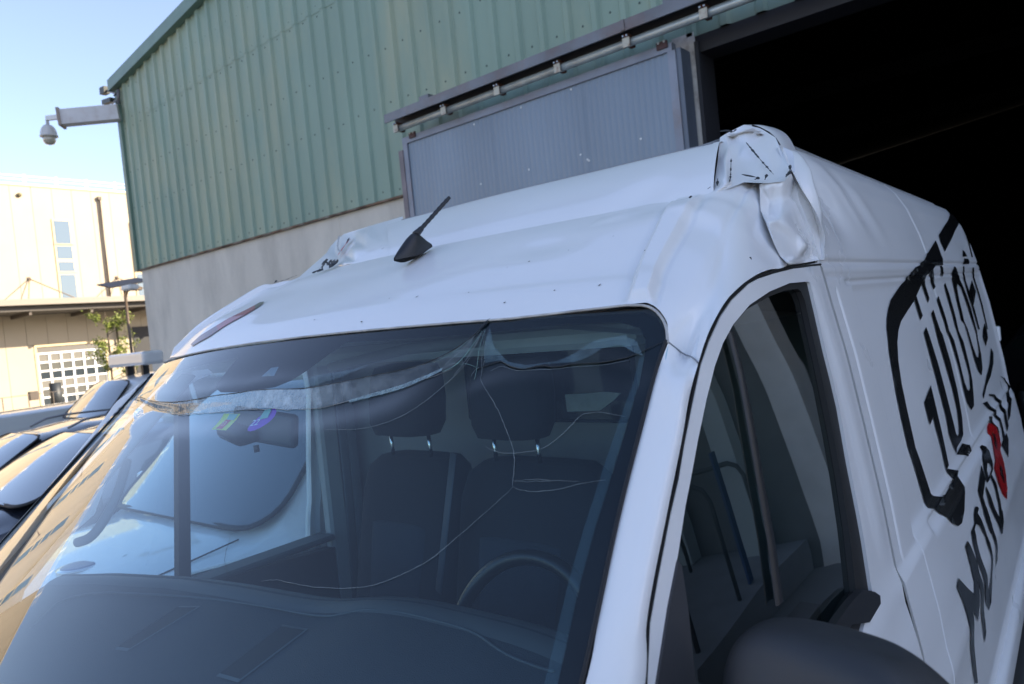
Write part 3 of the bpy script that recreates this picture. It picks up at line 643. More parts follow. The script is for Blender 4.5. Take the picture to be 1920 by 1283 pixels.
tear([(0.6393,2.53,2.4938), (0.6544,2.54,2.4942), (0.6673,2.54,2.4858), (0.6735,2.55,2.4935)], .006, NF, .012)
# passenger corner damage
NP = (.1, -.8, .5)
tear([(-0.6771,2.42,2.4249), (-0.6316,2.36,2.3981), (-0.5247,2.24,2.344)], 0.0114, NP, .012, mat('red_scuff', (.5, .03, .03), .6))
tear([(-0.6474,2.38,2.4045), (-0.71,2.44,2.4342)], 0.0190, NP, .012)
tear([(-0.3284,2.08,2.2929), (-0.3278,2.06,2.2853), (-0.4389,2.12,2.3168), (-0.3523,2.05,2.2808), (-0.3674,2.04,2.2736)], 0.0209, NP, .012)
tear([(-0.4139,2.12,2.3103), (-0.3354,2.08,2.2953), (-0.3178,2.08,2.2976)], 0.0190, NP, .012)
tear([(-0.37,2.05,2.2799), (-0.3793,2.03,2.2706)], 0.0152, NP, .012)
tear([(-0.7624,2.44,2.4519), (-0.6005,2.3,2.378), (-0.5347,2.26,2.3576)], 0.0114, NP, .012, mat('grey_scuff', (.35, .36, .38), .6))
tear([(-0.443,2.02,2.2691), (-0.4738,2.0,2.259), (-0.4982,1.98,2.2544)], .009, (.2, -.5, .8), .012)
tear([(-0.5012,1.98,2.2532), (-0.4987,1.99,2.262)], .014, (.2, -.5, .8), .012)
PR = [((-.4044,1.8765,2.2044),(-.395,1.871,2.2022)),((-.4268,1.8774,2.2051),(-.372,1.845,2.192)),((-.4156,1.8553,2.1977),(-.36,1.82,2.183)),((-.4061,1.8232,2.1854),(-.352,1.79,2.169)),((-.407,1.7963,2.1728),(-.354,1.767,2.1565)),((-.415,1.7737,2.1593),(-.362,1.746,2.143)),((-.4224,1.7493,2.142),(-.372,1.7245,2.1275)),((-.4417,1.7365,2.1304),(-.389,1.710,2.116)),((-.4718,1.731,2.1217),(-.42,1.706,2.109)),((-.4988,1.7153,2.1037),(-.47,1.703,2.099))]
from mathutils.bvhtree import BVHTree
cap_tree = BVHTree.FromPolygons([v.co for v in cap.data.vertices], [tuple(p.vertices) for p in cap.data.polygons])
def snap(p, off):
    q, n, i, d = cap_tree.find_nearest(Vector(p))
    if n.z < 0: n = -n
    return q+n*off
PR = [tuple(densify([a, b], .02, False)) for a, b in PR]
PV = []
for ln in PR: a, b = Vector(ln[0]), Vector(ln[-1]); PV += [snap(a.lerp(b, k/4), .0025) for k in range(5)]
for nm, lo, hi, mm in (('cap_print', 0, 2, mat('print_olive', (.045, .05, .03), .35, coat=.5)), ('cap_print', 2, 6, mat('print_red', (.30, .02, .03), .35, coat=.5)), ('cap_print', 6, 9, mat('print_brown', (.12, .03, .035), .35, coat=.5))):
    from_py(nm, PV[5*lo:5*hi+5], [(5*i+k, 5*i+k+1, 5*i+k+6, 5*i+k+5) for i in range(hi-lo) for k in range(4)], mm, van)

tube('lip_seam', [tuple(Vector(up(x, .915))+Vector((0, -.0012, .0012))) for x in frange(-.42, .655, 40)], .0011, mat('joint_grey', (.25, .26, .28), .7), van, n=6)
# ---- pillar beside the windscreen
inn = [(0.8667,1.6961,2.0333), (0.8698,1.6468,1.9902), (0.8776,1.5919,1.941), (0.8912,1.493,1.8518), (0.9089,1.4008,1.767), (0.9199,1.3392,1.71), ws(1, .62), ws(1, .8), ws(1, 1)]
out = [(0.9176,1.6759,2.0028), (0.9238,1.629,1.9677), (0.931,1.5826,1.921), (0.9393,1.512,1.8505), (0.9488,1.4288,1.7613), (0.956,1.4012,1.7002), (flank_x(1.26, 1.52), 1.26, 1.52), (flank_x(1.15, 1.35), 1.15, 1.35), (flank_x(1.08, 1.18), 1.08, 1.18)]
rowsP = []
for a, b in zip(inn, out):
    a, b = Vector(a), Vector(b); nrm = Vector((.35, -.6, .7)).normalized()
    rowsP.append([a, a.lerp(b, .25)+nrm*.006, a.lerp(b, .55)+nrm*.012, a.lerp(b, .80)+nrm*.012, a.lerp(b, .93)+nrm*.007, b])
_c, _d, _e = Vector(dr0[3]), Vector(dr0[4]), Vector(dr0[5]); rowsP[0] = [_c, _c.lerp(_d, .5), _d, _d.lerp(_e, .45)+Vector((.003, -.001, .002)), _d.lerp(_e, .78)+Vector((.002, 0, .001)), _e]
net_surface('windscreen_pillar', rowsP, PAINT, van, sub=8, flip=True)
rowsM = [[Vector((ws(-1, max(0, (r[0].z-2.07)/-.9))[0]-(p.x-r[0].x)*.22, p.y-(p.z-r[0].z)*0, r[0].z+(p.z-r[0].z)*.5-.004)) for p in r] for r in rowsP]
net_surface('windscreen_pillar', rowsM, PAINT, van, sub=6)
tube('pillar_joint', [tuple(Vector(p)+Vector((0, -.0015, .0012))) for p in smooth_poly([tuple(q) for q in rowsP[0]], 1, False)], .0011, mat('joint_grey', (.25, .26, .28), .7), van, n=6)
tube('windscreen_seal', [tuple(Vector(p)+Vector((-.002, -.002, .001))) for p in densify(smooth_poly([tuple(q) for q in inn], 2, False), .03, False)], .0028, RUBBER, van, n=6)
tube('windscreen_seal', [tuple(Vector(ws(-1.0, t))+Vector((-.002, 0, 0))) for t in frange(.03, 1, 30)], .0025, RUBBER, van, n=6)
tube('windscreen_seal', [tuple(Vector(ws(a, -.001))+Vector((0, -.002, -.001))) for a in frange(-.95, .70, 44)]+[tuple(Vector(p)+Vector((0, -.002, -.001))) for p in smooth_poly([dr0[0], dr0[1], dr0[2], dr0[3]], 2, False)], .0022, mat('seal_grey', (.45, .44, .42), .7, var=.3, vscale=30), van, n=6)

# ---- windscreen: bent glass, printed border, cracks
L1 = [(-0.7776,0.0995),(-0.5411,0.1148),(-0.3209,0.1212),(-0.1575,0.1159),(-0.0994,0.1106),(0.0118,0.1082),(0.0823,0.1035),(0.156,0.1029),(0.2572,0.1046),(0.3345,0.0979),(0.4218,0.0883),(0.504,0.0791),(0.5606,0.0671),(0.6082,0.0456),(0.6339,0.024),(0.642,0.0111)]
L2 = [(-0.7512,0.1039),(-0.4643,0.1274),(-0.2552,0.139),(-0.0429,0.1343),(0.1458,0.1261),(0.2236,0.1293),(0.31,0.1281),(0.3789,0.1185),(0.4607,0.1069),(0.5234,0.1005),(0.578,0.0884),(0.6236,0.0797),(0.6645,0.0694)]
def interp(L, a):
    if a <= L[0][0]: return L[0][1]
    if a >= L[-1][0]: return L[-1][1]
    for p, q in zip(L, L[1:]):
        if a <= q[0]: return p[1]+(q[1]-p[1])*(a-p[0])/max(1e-6, q[0]-p[0])
def bend(a, t):
    t1, t2 = interp(L1, a), interp(L2, a); f = ss(-1.0, -.6, a)*(1-ss(.45, .62, a))
    d = -.013*f*ss(t1, max(t2, t1+.005), t)*(1-ss(t2, t2+.06, t))
    d += .004*f*ga(t-t1+.01, .02)
    g = ss(.62, .68, a)*(1-ss(.95, 1.0, a)); tr = .075+.02*math.sin(a*14)
    d -= .008*g*ss(tr-.03, tr, t)*(1-ss(tr, tr+.05, t))
    return d
def wsd(a, t, off=0.):
    p = ws(a, t); k = bend(a, t)+off+.0035
    return (p[0], p[1]-.64*k, p[2]+.76*k)
tfine = frange(-.001, .026, 8)+frange(.03, .19, 66)+frange(.205, 1, 50)
def amax(t): return 1.0-(1-math.sqrt(max(0., 1-((.065-t)/.075)**2)))*.075 if t < .065 else 1.0
grid('windscreen', lambda a, t: wsd(a*amax(t), t, -.005), frange(-1.004, 1.004, 150), tfine, WGLASS, van)
wscr = [o for o in bpy.data.objects if o.name == 'windscreen'][0]
inner_b = [(0.9686,0.3955),(0.9616,0.3164),(0.9607,0.2666),(0.9639,0.2025),(0.9667,0.1451),(0.966,0.0994),(0.9669,0.0632),(0.963,0.0416),(0.9477,0.0235),(0.9122,0.0136),(0.7911,0.0126),(0.6706,0.017),(0.617,0.0188),(0.459,0.0183),(0.2777,0.0168),(0.2515,0.0325),(0.1876,0.0846),(0.1454,0.0961),(0.1019,0.0991),(-0.003,0.103),(-0.0821,0.1016),(-0.1408,0.091),(-0.1621,0.0797),(-0.1688,0.0249),(-0.3052,0.0292),(-0.4937,0.0366)]
frit_out = [(1.003, 1.0), (1.003, .065), (.993, .03), (.973, .010), (.95, .000), (.5, -.001), (0, -.001), (-.5, -.001), (-.95, .000), (-.975, .010), (-.993, .03), (-1.003, .065), (-1.003, 1.0)]
frit_in = [(-.965, 1.0), (-.965, .08), (-.94, .05)]+inner_b[::-1]+[(inner_b[0][0]-.02, .55), (inner_b[0][0]-.02, 1.0)]
panel('printed_border', frit_out+frit_in, lambda a, t: wsd(a, t, -.009), FRIT, wscr, res=(.04, .02), smooth=True)
panel('sensor_window', [(0.052,0.0731),(0.0625,0.0561),(0.0908,0.055),(0.1038,0.0736)], lambda a, t: wsd(a, t, -.008), mat('sensor_grey', (.12, .14, .16), .3), wscr, res=(.03, .02))
DOTS = film('dot_band', (.15, .20, .22), .30, 900, .7, 1.0)
dob = [(0.9677,0.0662),(0.9656,0.098),(0.9659,0.1451),(0.9632,0.2025),(0.96,0.2667),(0.9609,0.3164),(0.9686,0.3955)]
dot = [(a-.008-.006*min(1, i/3), t+.001) for i, (a, t) in enumerate(dob)]
panel('dot_band', dob+dot[::-1], lambda a, t: wsd(a, t, -.008), DOTS, wscr, res=(.02, .02))
def graded(name, col, stops, nscale, lo, hi, rough=.3):
    """milky broken-glass layer whose density runs along the crack (object X in metres -> opacity)"""
    m = film(name, col, 1., nscale, lo, hi, rough); nt = m.node_tree; L = nt.links.new; b = nt.nodes['Principled BSDF']
    tc = nt.nodes.new('ShaderNodeTexCoord'); sx = nt.nodes.new('ShaderNodeSeparateXYZ'); L(tc.outputs['Object'], sx.inputs[0])
    mr = nt.nodes.new('ShaderNodeMapRange'); mr.inputs[1].default_value = -.8; mr.inputs[2].default_value = .8; L(sx.outputs[0], mr.inputs[0])
    cr = nt.nodes.new('ShaderNodeValToRGB'); L(mr.outputs[0], cr.inputs[0]); e = cr.color_ramp.elements
    while len(e) < len(stops): e.new(.5)
    for k, (x, a) in enumerate(stops): e[k].position = (x+.8)/1.6; e[k].color = (a, a, a, 1)
    src = b.inputs['Alpha'].links[0].from_socket; mu = nt.nodes.new('ShaderNodeMath'); mu.operation = 'MULTIPLY'; L(src, mu.inputs[0]); L(cr.outputs[0], mu.inputs[1]); L(mu.outputs[0], b.inputs['Alpha'])
    return m
CRZ = graded('crazed_glass', (.66, .76, .82), [(-.6, .25), (-.3, .42), (-.05, .42), (.08, .62), (.20, .75), (.27, .42), (.36, .20), (.5, .14), (.66, .08)], 46, .15, 1.0)
CRZ_B = film('pale_streak', (.26, .42, .50), .26, 30, .3, 1.0)
def film_piece(px, m, res=(.03, .008)): return panel('crazed_glass', px, lambda a, t: wsd(a, t, -.0025), m, wscr, res=res)
film_piece([(-0.7408,0.1028),(-0.5359,0.1161),(-0.3174,0.1224),(-0.1547,0.117),(-0.0968,0.1116),(0.0136,0.1092),(0.084,0.1045),(0.1575,0.1039),(0.2584,0.1055),(0.3356,0.0988),(0.4228,0.0892),(0.5048,0.08),(0.5614,0.068),(0.6088,0.0465),(0.6345,0.0249),(0.64,0.0435),(0.6223,0.0748),(0.578,0.0884),(0.5234,0.1005),(0.4607,0.1069),(0.3789,0.1185),(0.31,0.1281),(0.2236,0.1293),(0.1458,0.1261),(0.0455,0.1291),(-0.0452,0.1333),(-0.2552,0.139),(-0.4643,0.1274)], CRZ)
film_piece([(0.1903,0.0942),(0.2794,0.0813),(0.3692,0.0755),(0.4191,0.0662),(0.3532,0.0885),(0.2863,0.0997),(0.2295,0.1023)], CRZ_B)
film_piece([(0.6611,0.0129),(0.6894,0.0454),(0.7249,0.0648),(0.7679,0.0732),(0.8194,0.0677),(0.878,0.0446),(0.9304,0.038),(0.9537,0.049),(0.9685,0.0692),(0.9498,0.0626),(0.9287,0.0527),(0.8981,0.0547),(0.8523,0.0695),(0.7943,0.0724),(0.7671,0.0795),(0.7386,0.074),(0.7087,0.0626),(0.6794,0.0666),(0.6664,0.036)], CRZ_B)
film_piece([(0.3915,0.1152),(0.4572,0.1035),(0.5188,0.0954),(0.5703,0.085),(0.5994,0.0758),(0.6008,0.0808),(0.5743,0.09),(0.5241,0.1013),(0.4624,0.1086),(0.3998,0.1187)], film('glass_edge_bright', (.40, .58, .62), .6, 60, .2, 1.))
CRK_D = mat('crack_dark', (.012, .014, .014), .3)
CRK_L = mat('crack_light', (.26, .31, .32), .25, spec=.8)
CRK_G = mat('crack_green', (.30, .52, .48), .2, spec=.9)
CRK_B = mat('crack_brown', (.30, .30, .28), .4)
def crack(pts, r, m, off=.0006, rnd=.0, it=2, taper=True):
    P = smooth_poly([tuple(p) for p in pts], it, False); P = densify(P, .02, False); n = len(P)
    rad = [r*.50*(.75+.5*random.random())*(min(1, .35+.08*min(i, n-1-i)) if taper else 1) for i in range(n)]
    P = [(a+random.gauss(0, rnd), t+random.gauss(0, rnd)) for a, t in P]
    return tube('crack', [wsd(a, t, -.004+off) for a, t in P], r, m, wscr, n=5, radii=rad)
crack([(-0.7491,0.1014),(-0.5411,0.1148),(-0.3209,0.1212),(-0.1575,0.1159),(-0.0994,0.1106),(0.0118,0.1082),(0.0823,0.1035),(0.156,0.1029),(0.2572,0.1046),(0.3345,0.0979),(0.4218,0.0883),(0.504,0.0791),(0.5606,0.0671),(0.6082,0.0456),(0.6339,0.024),(0.6433,0.0093),(0.654,-0.0001)], .0020, CRK_D, it=2)
crack([(-0.7686,0.101),(-0.4689,0.1262),(-0.2584,0.1379),(-0.0452,0.1333),(0.0455,0.1291),(0.1458,0.1261),(0.2236,0.1293),(0.31,0.1281),(0.3789,0.1185),(0.4607,0.1069),(0.5234,0.1005),(0.578,0.0884),(0.6236,0.0797)], .0010, CRK_B, it=1, rnd=.0008)
panel('crack_wedge', [(0.6541,-0.0019),(0.6476,0.0104),(0.6401,0.019),(0.6414,0.0083)], lambda a, t: wsd(a, t, -.001), CRK_D, wscr, res=(.02, .01))
crack([(0.6655,0.076),(0.6741,0.0721),(0.7087,0.0626),(0.7183,0.0662),(0.7386,0.074),(0.7671,0.0795),(0.7947,0.0732),(0.8211,0.0778),(0.853,0.071),(0.9046,0.071),(0.9522,0.0679),(0.9757,0.0582),(0.9946,0.0498)], .0021, CRK_D, it=1)
crack([(0.6978,0.0784),(0.7142,0.0701),(0.7336,0.0762),(0.7596,0.0824),(0.7867,0.0807),(0.8225,0.0809),(0.8549,0.0757),(0.8874,0.075),(0.9472,0.0715)], .0005, CRK_L, it=1)
for r_, m_, q in [(.0009, CRK_L, [(0.6494,0.015),(0.6472,0.0539),(0.6389,0.072),(0.632,0.088)]), (.0011, CRK_G, [(0.6475,0.0176),(0.6376,0.0553),(0.6247,0.0748),(0.6039,0.0817)]),
                  (.0008, CRK_G, [(0.6519,0.0151),(0.6591,0.0442),(0.6667,0.0727),(0.6741,0.0905)]), (.0006, CRK_L, [(0.6549,0.018),(0.6683,0.053),(0.6863,0.0908)]),
                  (.0008, CRK_L, [(0.6426,0.0156),(0.6236,0.0471),(0.6004,0.0708)]), (.0006, CRK_G, [(0.6389,0.0172),(0.6059,0.0524),(0.569,0.0682)]),
                  (.0007, CRK_G, [(0.6162,0.0696),(0.6312,0.0709),(0.6477,0.0697),(0.6655,0.0727)]), (.0007, CRK_L, [(0.5946,0.079),(0.6072,0.0735),(0.6186,0.0697),(0.6412,0.0687)]),
                  (.0005, CRK_L, [(0.6597,0.02),(0.6757,0.0574),(0.679,0.0779)]), (.0008, CRK_L, [(0.6488,0.0177),(0.6461,0.042),(0.6412,0.0654)]), (.0007, CRK_L, [(0.6641,0.0856),(0.6643,0.0775),(0.6701,0.0728)])]:
    crack(q, r_, m_, rnd=.0006, it=1)
hair = [[(0.6868,0.0916),(0.7122,0.1097),(0.7324,0.1226),(0.7561,0.1407),(0.7714,0.1539),(0.7897,0.1699),(0.8032,0.1828),(0.8125,0.1934),(0.8227,0.2105),(0.8258,0.2224),(0.831,0.2304)],
        [(0.831,0.2304),(0.7988,0.2636),(0.7633,0.2987),(0.7477,0.3123),(0.7199,0.3258),(0.687,0.3386),(0.645,0.3458),(0.5871,0.3497),(0.5351,0.3494),(0.4997,0.3486),(0.4756,0.353)],
        [(0.831,0.2304),(0.8515,0.2338),(0.8775,0.2335),(0.9013,0.2298),(0.9238,0.2241),(0.96,0.2185)], [(0.8286,0.2229),(0.8571,0.2209),(0.8794,0.2208),(0.8825,0.2224)],
        [(0.83,0.224),(0.8661,0.2229),(0.8889,0.2211),(0.9227,0.2213)],
        [(0.7576,0.1841),(0.7708,0.1891),(0.7965,0.1931),(0.8432,0.1898),(0.8615,0.1826),(0.8795,0.1672),(0.8932,0.1483),(0.9017,0.1424),(0.9309,0.1418),(0.9634,0.147)],
        [(0.3471,0.1631),(0.4164,0.1672),(0.4856,0.1665),(0.542,0.1563),(0.5765,0.1427),(0.605,0.1222),(0.6298,0.096),(0.643,0.0729),(0.6519,0.0524)]]
for i, h in enumerate(hair): crack(h, .00045 if i else .0005, CRK_L, it=2, rnd=.0003)
crack([(0.3334,0.3048),(0.3455,0.3183),(0.3594,0.3356),(0.3755,0.3441),(0.3962,0.3531)], .0005, CRK_D, rnd=.0006)
# inspection stickers behind the glass
def sticker(pl, m, off=-.010, name='sticker', par=None): return panel(name, pl, lambda a, t: wsd(a, t, off), m, par or van, res=(.02, .01))
s1 = sticker([(-0.027,0.1314),(0.0463,0.1319),(0.0603,0.1654),(-0.0081,0.1631)], mat('sticker_yellow', (.75, .8, .05), .4)); tag(s1, 'yellow sticker with red number')
sticker([(0.0102,0.1413),(0.0324,0.1423),(0.038,0.1628),(0.0096,0.1621)], mat('sticker_red', (.8, .03, .08), .4), -.0095, 'sticker_field', s1)
sticker([(0.0028,0.1326),(0.0392,0.1328),(0.0448,0.1442),(0.0116,0.1432)], mat('sticker_teal', (.2, .5, .42), .4), -.0093, 'sticker_field', s1)
s2 = sticker([(0.1834,0.1354),(0.1853,0.1436),(0.1829,0.152),(0.1768,0.1594),(0.1678,0.1645),(0.1571,0.1668),(0.1463,0.1659),(0.137,0.1618),(0.1307,0.1551),(0.1284,0.1468),(0.1305,0.1381),(0.1368,0.1305),(0.1463,0.1252),(0.1575,0.1229),(0.1685,0.1241),(0.1775,0.1285)], mat('sticker_purple', (.30, .02, .55), .4)); tag(s2, 'round purple sticker with number 22')
sticker([(0.1319,0.126),(0.1561,0.1216),(0.1659,0.1398),(0.1422,0.1443)], mat('sticker_teal', (.2, .5, .42), .4), -.0093, 'sticker_field', s2)
def ws_text(body, c, right, size, m, par):
    p = Vector(wsd(*c, -.0088)); ex = (Vector(wsd(*right, -.0088))-p).normalized(); n = Vector((0, -.64, .76)); n = (n-ex*n.dot(ex)).normalized(); ey = n.cross(ex)
    M4 = Matrix((ex, ey, n)).transposed().to_4x4(); M4.translation = p
    text_mesh('number', body, size, m, par, M4, .0001)
ws_text('22', (0.1428,0.1506), (0.1573,0.1487), .021, mat('white_print', (.75, .8, .85), .4), s2)
ws_text('23', (0.0207,0.1527), (0.039,0.1517), .016, mat('white_print_red', (.75, .55, .4), .4), s1)

# ---- aerial on the cap
# squashed insects, chips and grime specks on the cap
V = []; Fc = []; rs = random.Random(3)
for p in [(0.6437, 1.9585, 2.2209),(0.501, 1.8807, 2.1928),(0.4617, 1.8616, 2.1866),(0.3098, 1.7625, 2.149),(0.5531, 1.7318, 2.1153),(0.2371, 1.6794, 2.1108),(0.4409, 1.7683, 2.1433),(0.5683, 1.9178, 2.2052),(0.7094, 1.7831, 2.1397),(0.2258, 1.7654, 2.1541),(0.0588, 1.701, 2.1281),(0.6312, 1.7714, 2.1268),(0.7333, 1.9084, 2.1815)]:
    c = snap(p, .0008); r = rs.uniform(.0010, .0024); s = len(V); k = rs.uniform(.4, 2.2); th = rs.uniform(0, 3)
    for a in range(7):
        t = a*2*math.pi/7; q = r*rs.uniform(.5, 1.2); u, w = q*math.cos(t)*k, q*math.sin(t); u, w = u*math.cos(th)-w*math.sin(th), u*math.sin(th)+w*math.cos(th)
        V.append(c+Vector((u, w*.9, w*.4)))
    Fc.append(tuple(range(s, s+7)))
sp_ = from_py('grime_specks', V, Fc, mat('grime', (.05, .05, .055), .8), van, smooth=False); tag(sp_, kind='stuff')
ab = [Vector(p) for p in [(0.1,1.9047,2.251),(0.1,1.9552,2.2575),(0.1,2.0252,2.2827),(0.1,2.0094,2.3093),(0.1,1.9959,2.3012),(0.1,2.1067,2.4073)]]
f_, b_, mst, top = ab[0], ab[2], ab[3], ab[5]
rings = []
for i in range(9):
    s = i/8; c = f_.lerp(b_, s); h = .052*math.sin(math.pi*min(1, s*1.15+.02)**.9)*(.5+.6*s) if s < .86 else .026
    h = [.006, .017, .028, .038, .045, .046, .033, .019, .008][i]; w = [.003, .011, .015, .017, .017, .015, .013, .009, .005][i]
    rings.append([c+Vector((w*math.cos(th), 0, max(-.016, h*math.sin(th)))) for th in [k*math.pi/10-.15 for k in range(13)]])
aer = loft('aerial_base', rings, BLACKP, van, closed=False, cap=False)
m0 = f_.lerp(b_, .62)+Vector((0, 0, .040)); N = 60
mp = [m0.lerp(top, i/N) for i in range(N+1)]
tube('aerial_mast', mp, .004, BLACKP, aer, n=8, radii=[(.0100-.0050*min(1, i/12)+.0010*max(0, math.sin(i*.95))*(1 if 6 < i < 56 else 0)) for i in range(N+1)])

# ---- driver's door
gap = [(2.3596,2.1434),(2.145,2.1326),(2.0548,2.1257),(1.9727,2.1176),(1.9262,2.1098),(1.841,2.087),(1.7828,2.0644),(1.7217,2.0327),(1.6767,2.0042),(1.6261,1.9617),(1.5798,1.9183),(1.5479,1.8832),(1.512,1.8505),(1.4601,1.7971),(1.4283,1.7616),(1.4009,1.7092)]
door_o = [(2.356, gap[0][1]-.002)]+[(y+.005, z-.006) for y, z in gap[1:]]+[(1.30, 1.60), (1.22, 1.45), (1.16, 1.25), (1.13, .95), (1.16, .45), (2.356, .45)]
seal = [(2.2452,2.1027),(2.1338,2.1017),(2.0179,2.0893),(1.9119,2.0709),(1.8249,2.0446),(1.7713,2.0215),(1.723,1.9933),(1.6712,1.9553),(1.6219,1.9122),(1.5804,1.8712),(1.5537,1.8455),(1.5153,1.8028),(1.471,1.7606),(1.4193,1.7011)]
rear = [(2.1906,1.5016),(2.1963,1.5132),(2.1754,1.5285),(2.1934,1.6599),(2.2049,1.7575),(2.2255,1.8569),(2.2291,1.9625),(2.2482,2.0494),(2.2566,2.0993)]
belt = [(seal[-1][0]-.05, 1.47), (1.6, 1.455), (1.9, 1.462), (2.1007,1.5013)]
hole = seal+belt+rear
glass_e = [(2.1912,2.0902),(2.1157,2.0892),(2.0271,2.0809),(1.9125,2.0646),(1.8319,2.0417),(1.7816,2.0193),(1.7295,1.9903),(1.6772,1.9537),(1.6268,1.9099),(1.5849,1.8688),(1.558,1.8431),(1.52,1.8008),(1.4761,1.7588),(1.4408,1.7205),(1.4238,1.6991)]
glass_r = [(2.0255,1.5446),(2.1017,1.5501),(2.1333,1.6536),(2.1568,1.7416),(2.1708,1.8161),(2.1854,1.9405),(2.2128,2.0667),(2.2058,2.0846)]
gbelt = [(glass_e[-1][0]-.04, 1.49), (1.7, 1.48), (1.95, 1.485)]
glass_o = glass_e+gbelt+[glass_r[0]]+glass_r[1:4]+glass_r[4:]
def door_s(off=0.):
    def f(y, z):
        d = off-.006*ga(z-2.085, .004)*0
        # soft inner step of the frame near the rear edge
        d += .004*ga(y-2.30, .012)*ss(1.52, 1.6, z)*ss(2.12, 2.1, z)
        d += .010*ga(z-1.20, .06)-.006*ga(z-1.43, .02)*ss(1.9, 2.3, y)
        return (flank_x(y, z)+d, y, z)
    return f
door = panel('front_door', door_o, door_s(.0), PAINT_D, van, holes=[hole], res=(.03, .03), flange=.02, fdir=(-1, 0, 0))
tube('door_gap_shade', [(flank_x(y, z)-.0005, y+.0025, z-.003) for y, z in [(2.364, 2.14)]+gap[1:]+[(1.28, 1.6), (1.2, 1.45), (1.14, 1.25)]], .0026, GAPM, van, n=6)  # black tubes paint in the shade of the narrow door gaps
tube('door_gap_shade', [(flank_x(2.364, z)-.010, 2.364, z) for z in frange(.5, 2.14, 40)], .0075, GAPM, van, n=6)
tube('door_gap_shade', [(flank_x(y, 2.15)-.014, y, 2.146) for y in frange(2.0, 2.37, 10)], .006, GAPM, van, n=6)
seal_o = panel('window_seal', hole, door_s(-.006), RUBBER, door, holes=[glass_o], res=(.03, .03), flange=.012, fdir=(-1, 0, 0))
panel('door_window', [(y, z) for y, z in glass_o], door_s(-.016), DGLASS, door, res=(.05, .05))
db = [(0.9019,1.8291,2.0345), (0.9139,1.8252,1.9718), (0.9254,1.8137,1.902), (0.9373,1.801,1.8188), (0.9485,1.7917,1.7371), (0.9598,1.7717,1.6538)]
V = []; 
for i, p in enumerate(db):
    w = .009+.004*i/5
    V += [Vector(p)+Vector((0, -w, 0)), Vector(p)+Vector((.004, -w*.6, 0)), Vector(p)+Vector((.004, w*.6, 0)), Vector(p)+Vector((0, w, 0))]
from_py('window_divider', V, [(4*i+k, 4*i+k+1, 4*i+k+5, 4*i+k+4) for i in range(5) for k in range(3)], BLACKP, door)
# belt finisher at the rear lower corner
bx = [(0.9882,2.1853,1.5178),(0.9894,2.1751,1.506),(0.9895,2.0932,1.5049),(0.9855,2.0027,1.5453),(0.9845,2.0884,1.5555)]
panel('belt_finisher', [(2.1715,1.5289),(2.1996,1.512),(2.1929,1.4998),(2.1058,1.4994),(2.01,1.533),(1.9085,1.5238),(1.823,1.5601),(1.9544,1.5632),(2.0316,1.5618),(2.1092,1.5548)], door_s(.006), BLACKP, door, res=(.02, .02), flange=.012, fdir=(-1, 0, 0))
# black corner piece that carries the mirror
sail = [(1.5083,1.7973),(1.513,1.7911),(1.507,1.7458),(1.4889,1.6703)]
panel('mirror_foot', [sail[0]]+[sail[1], sail[2], sail[3], (sail[3][0], 1.47), (seal[-1][0]-.03, 1.47), seal[-1], seal[-2]], door_s(.003), mat('foot_grey', (.05, .05, .055), .4), door, res=(.02, .02), flange=.01, fdir=(-1, 0, 0))

# ---- mirror
mc = Vector((1.128, 1.470, 1.582)); MR = []
mm_ = empty('door_mirror', (0, 0, 0), None)
def mirror_mesh():
    bm = bmesh.new(); bmesh.ops.create_uvsphere(bm, u_segments=64, v_segments=40, radius=1)
    for v in bm.verts:
        x, y, z = v.co
        def sp(a, e): return math.copysign(abs(a)**e, a)
        r = math.sqrt(x*x+y*y); 
        ang = math.atan2(y, x)
        nx = sp(math.cos(ang), .55)*sp(r, .42); ny = sp(math.sin(ang), .8)*sp(r, .55); nz = sp(z, .42)
        X_ = nx*.128*(1-.10*nz*0); Y_ = ny*.055; Z_ = nz*.185
        if nz > 0: Z_ -= .030*nx*nx*(1 if nx > 0 else .5)*nz; Z_ -= .022*ss(.2, 1, nx)
        if ny > .25: Y_ = .25*.055+(ny-.25)*.02      # flat glass side faces rearwards
        Y_ -= .018*(1-nx*nx)*(1-max(0, nz)**2)*(1 if ny < 0 else 0)
        v.co = Vector((X_, Y_, Z_))
    R = Matrix.Rotation(math.radians(-9), 3, 'Z')@Matrix.Rotation(math.radians(2), 3, 'Y')
    for v in bm.verts: v.co = R@v.co+mc
    me = bpy.data.meshes.new('mirror_housing'); bm.to_mesh(me); bm.free(); return me
bpy.data.objects.remove(mm_)
hs = link('mirror_housing', mirror_mesh(), MIRP, van)
tube('mirror_arm', [(1.0, 1.50, 1.45), (1.05, 1.49, 1.47), (1.10, 1.48, 1.47)], .03, BLACKP, hs, n=12)
from_py('mirror_glass', [(1.045, 1.496, 1.45), (1.22, 1.525, 1.45), (1.22, 1.525, 1.70), (1.045, 1.496, 1.70)], [(0, 1, 2, 3)], CHROME, hs, smooth=False)

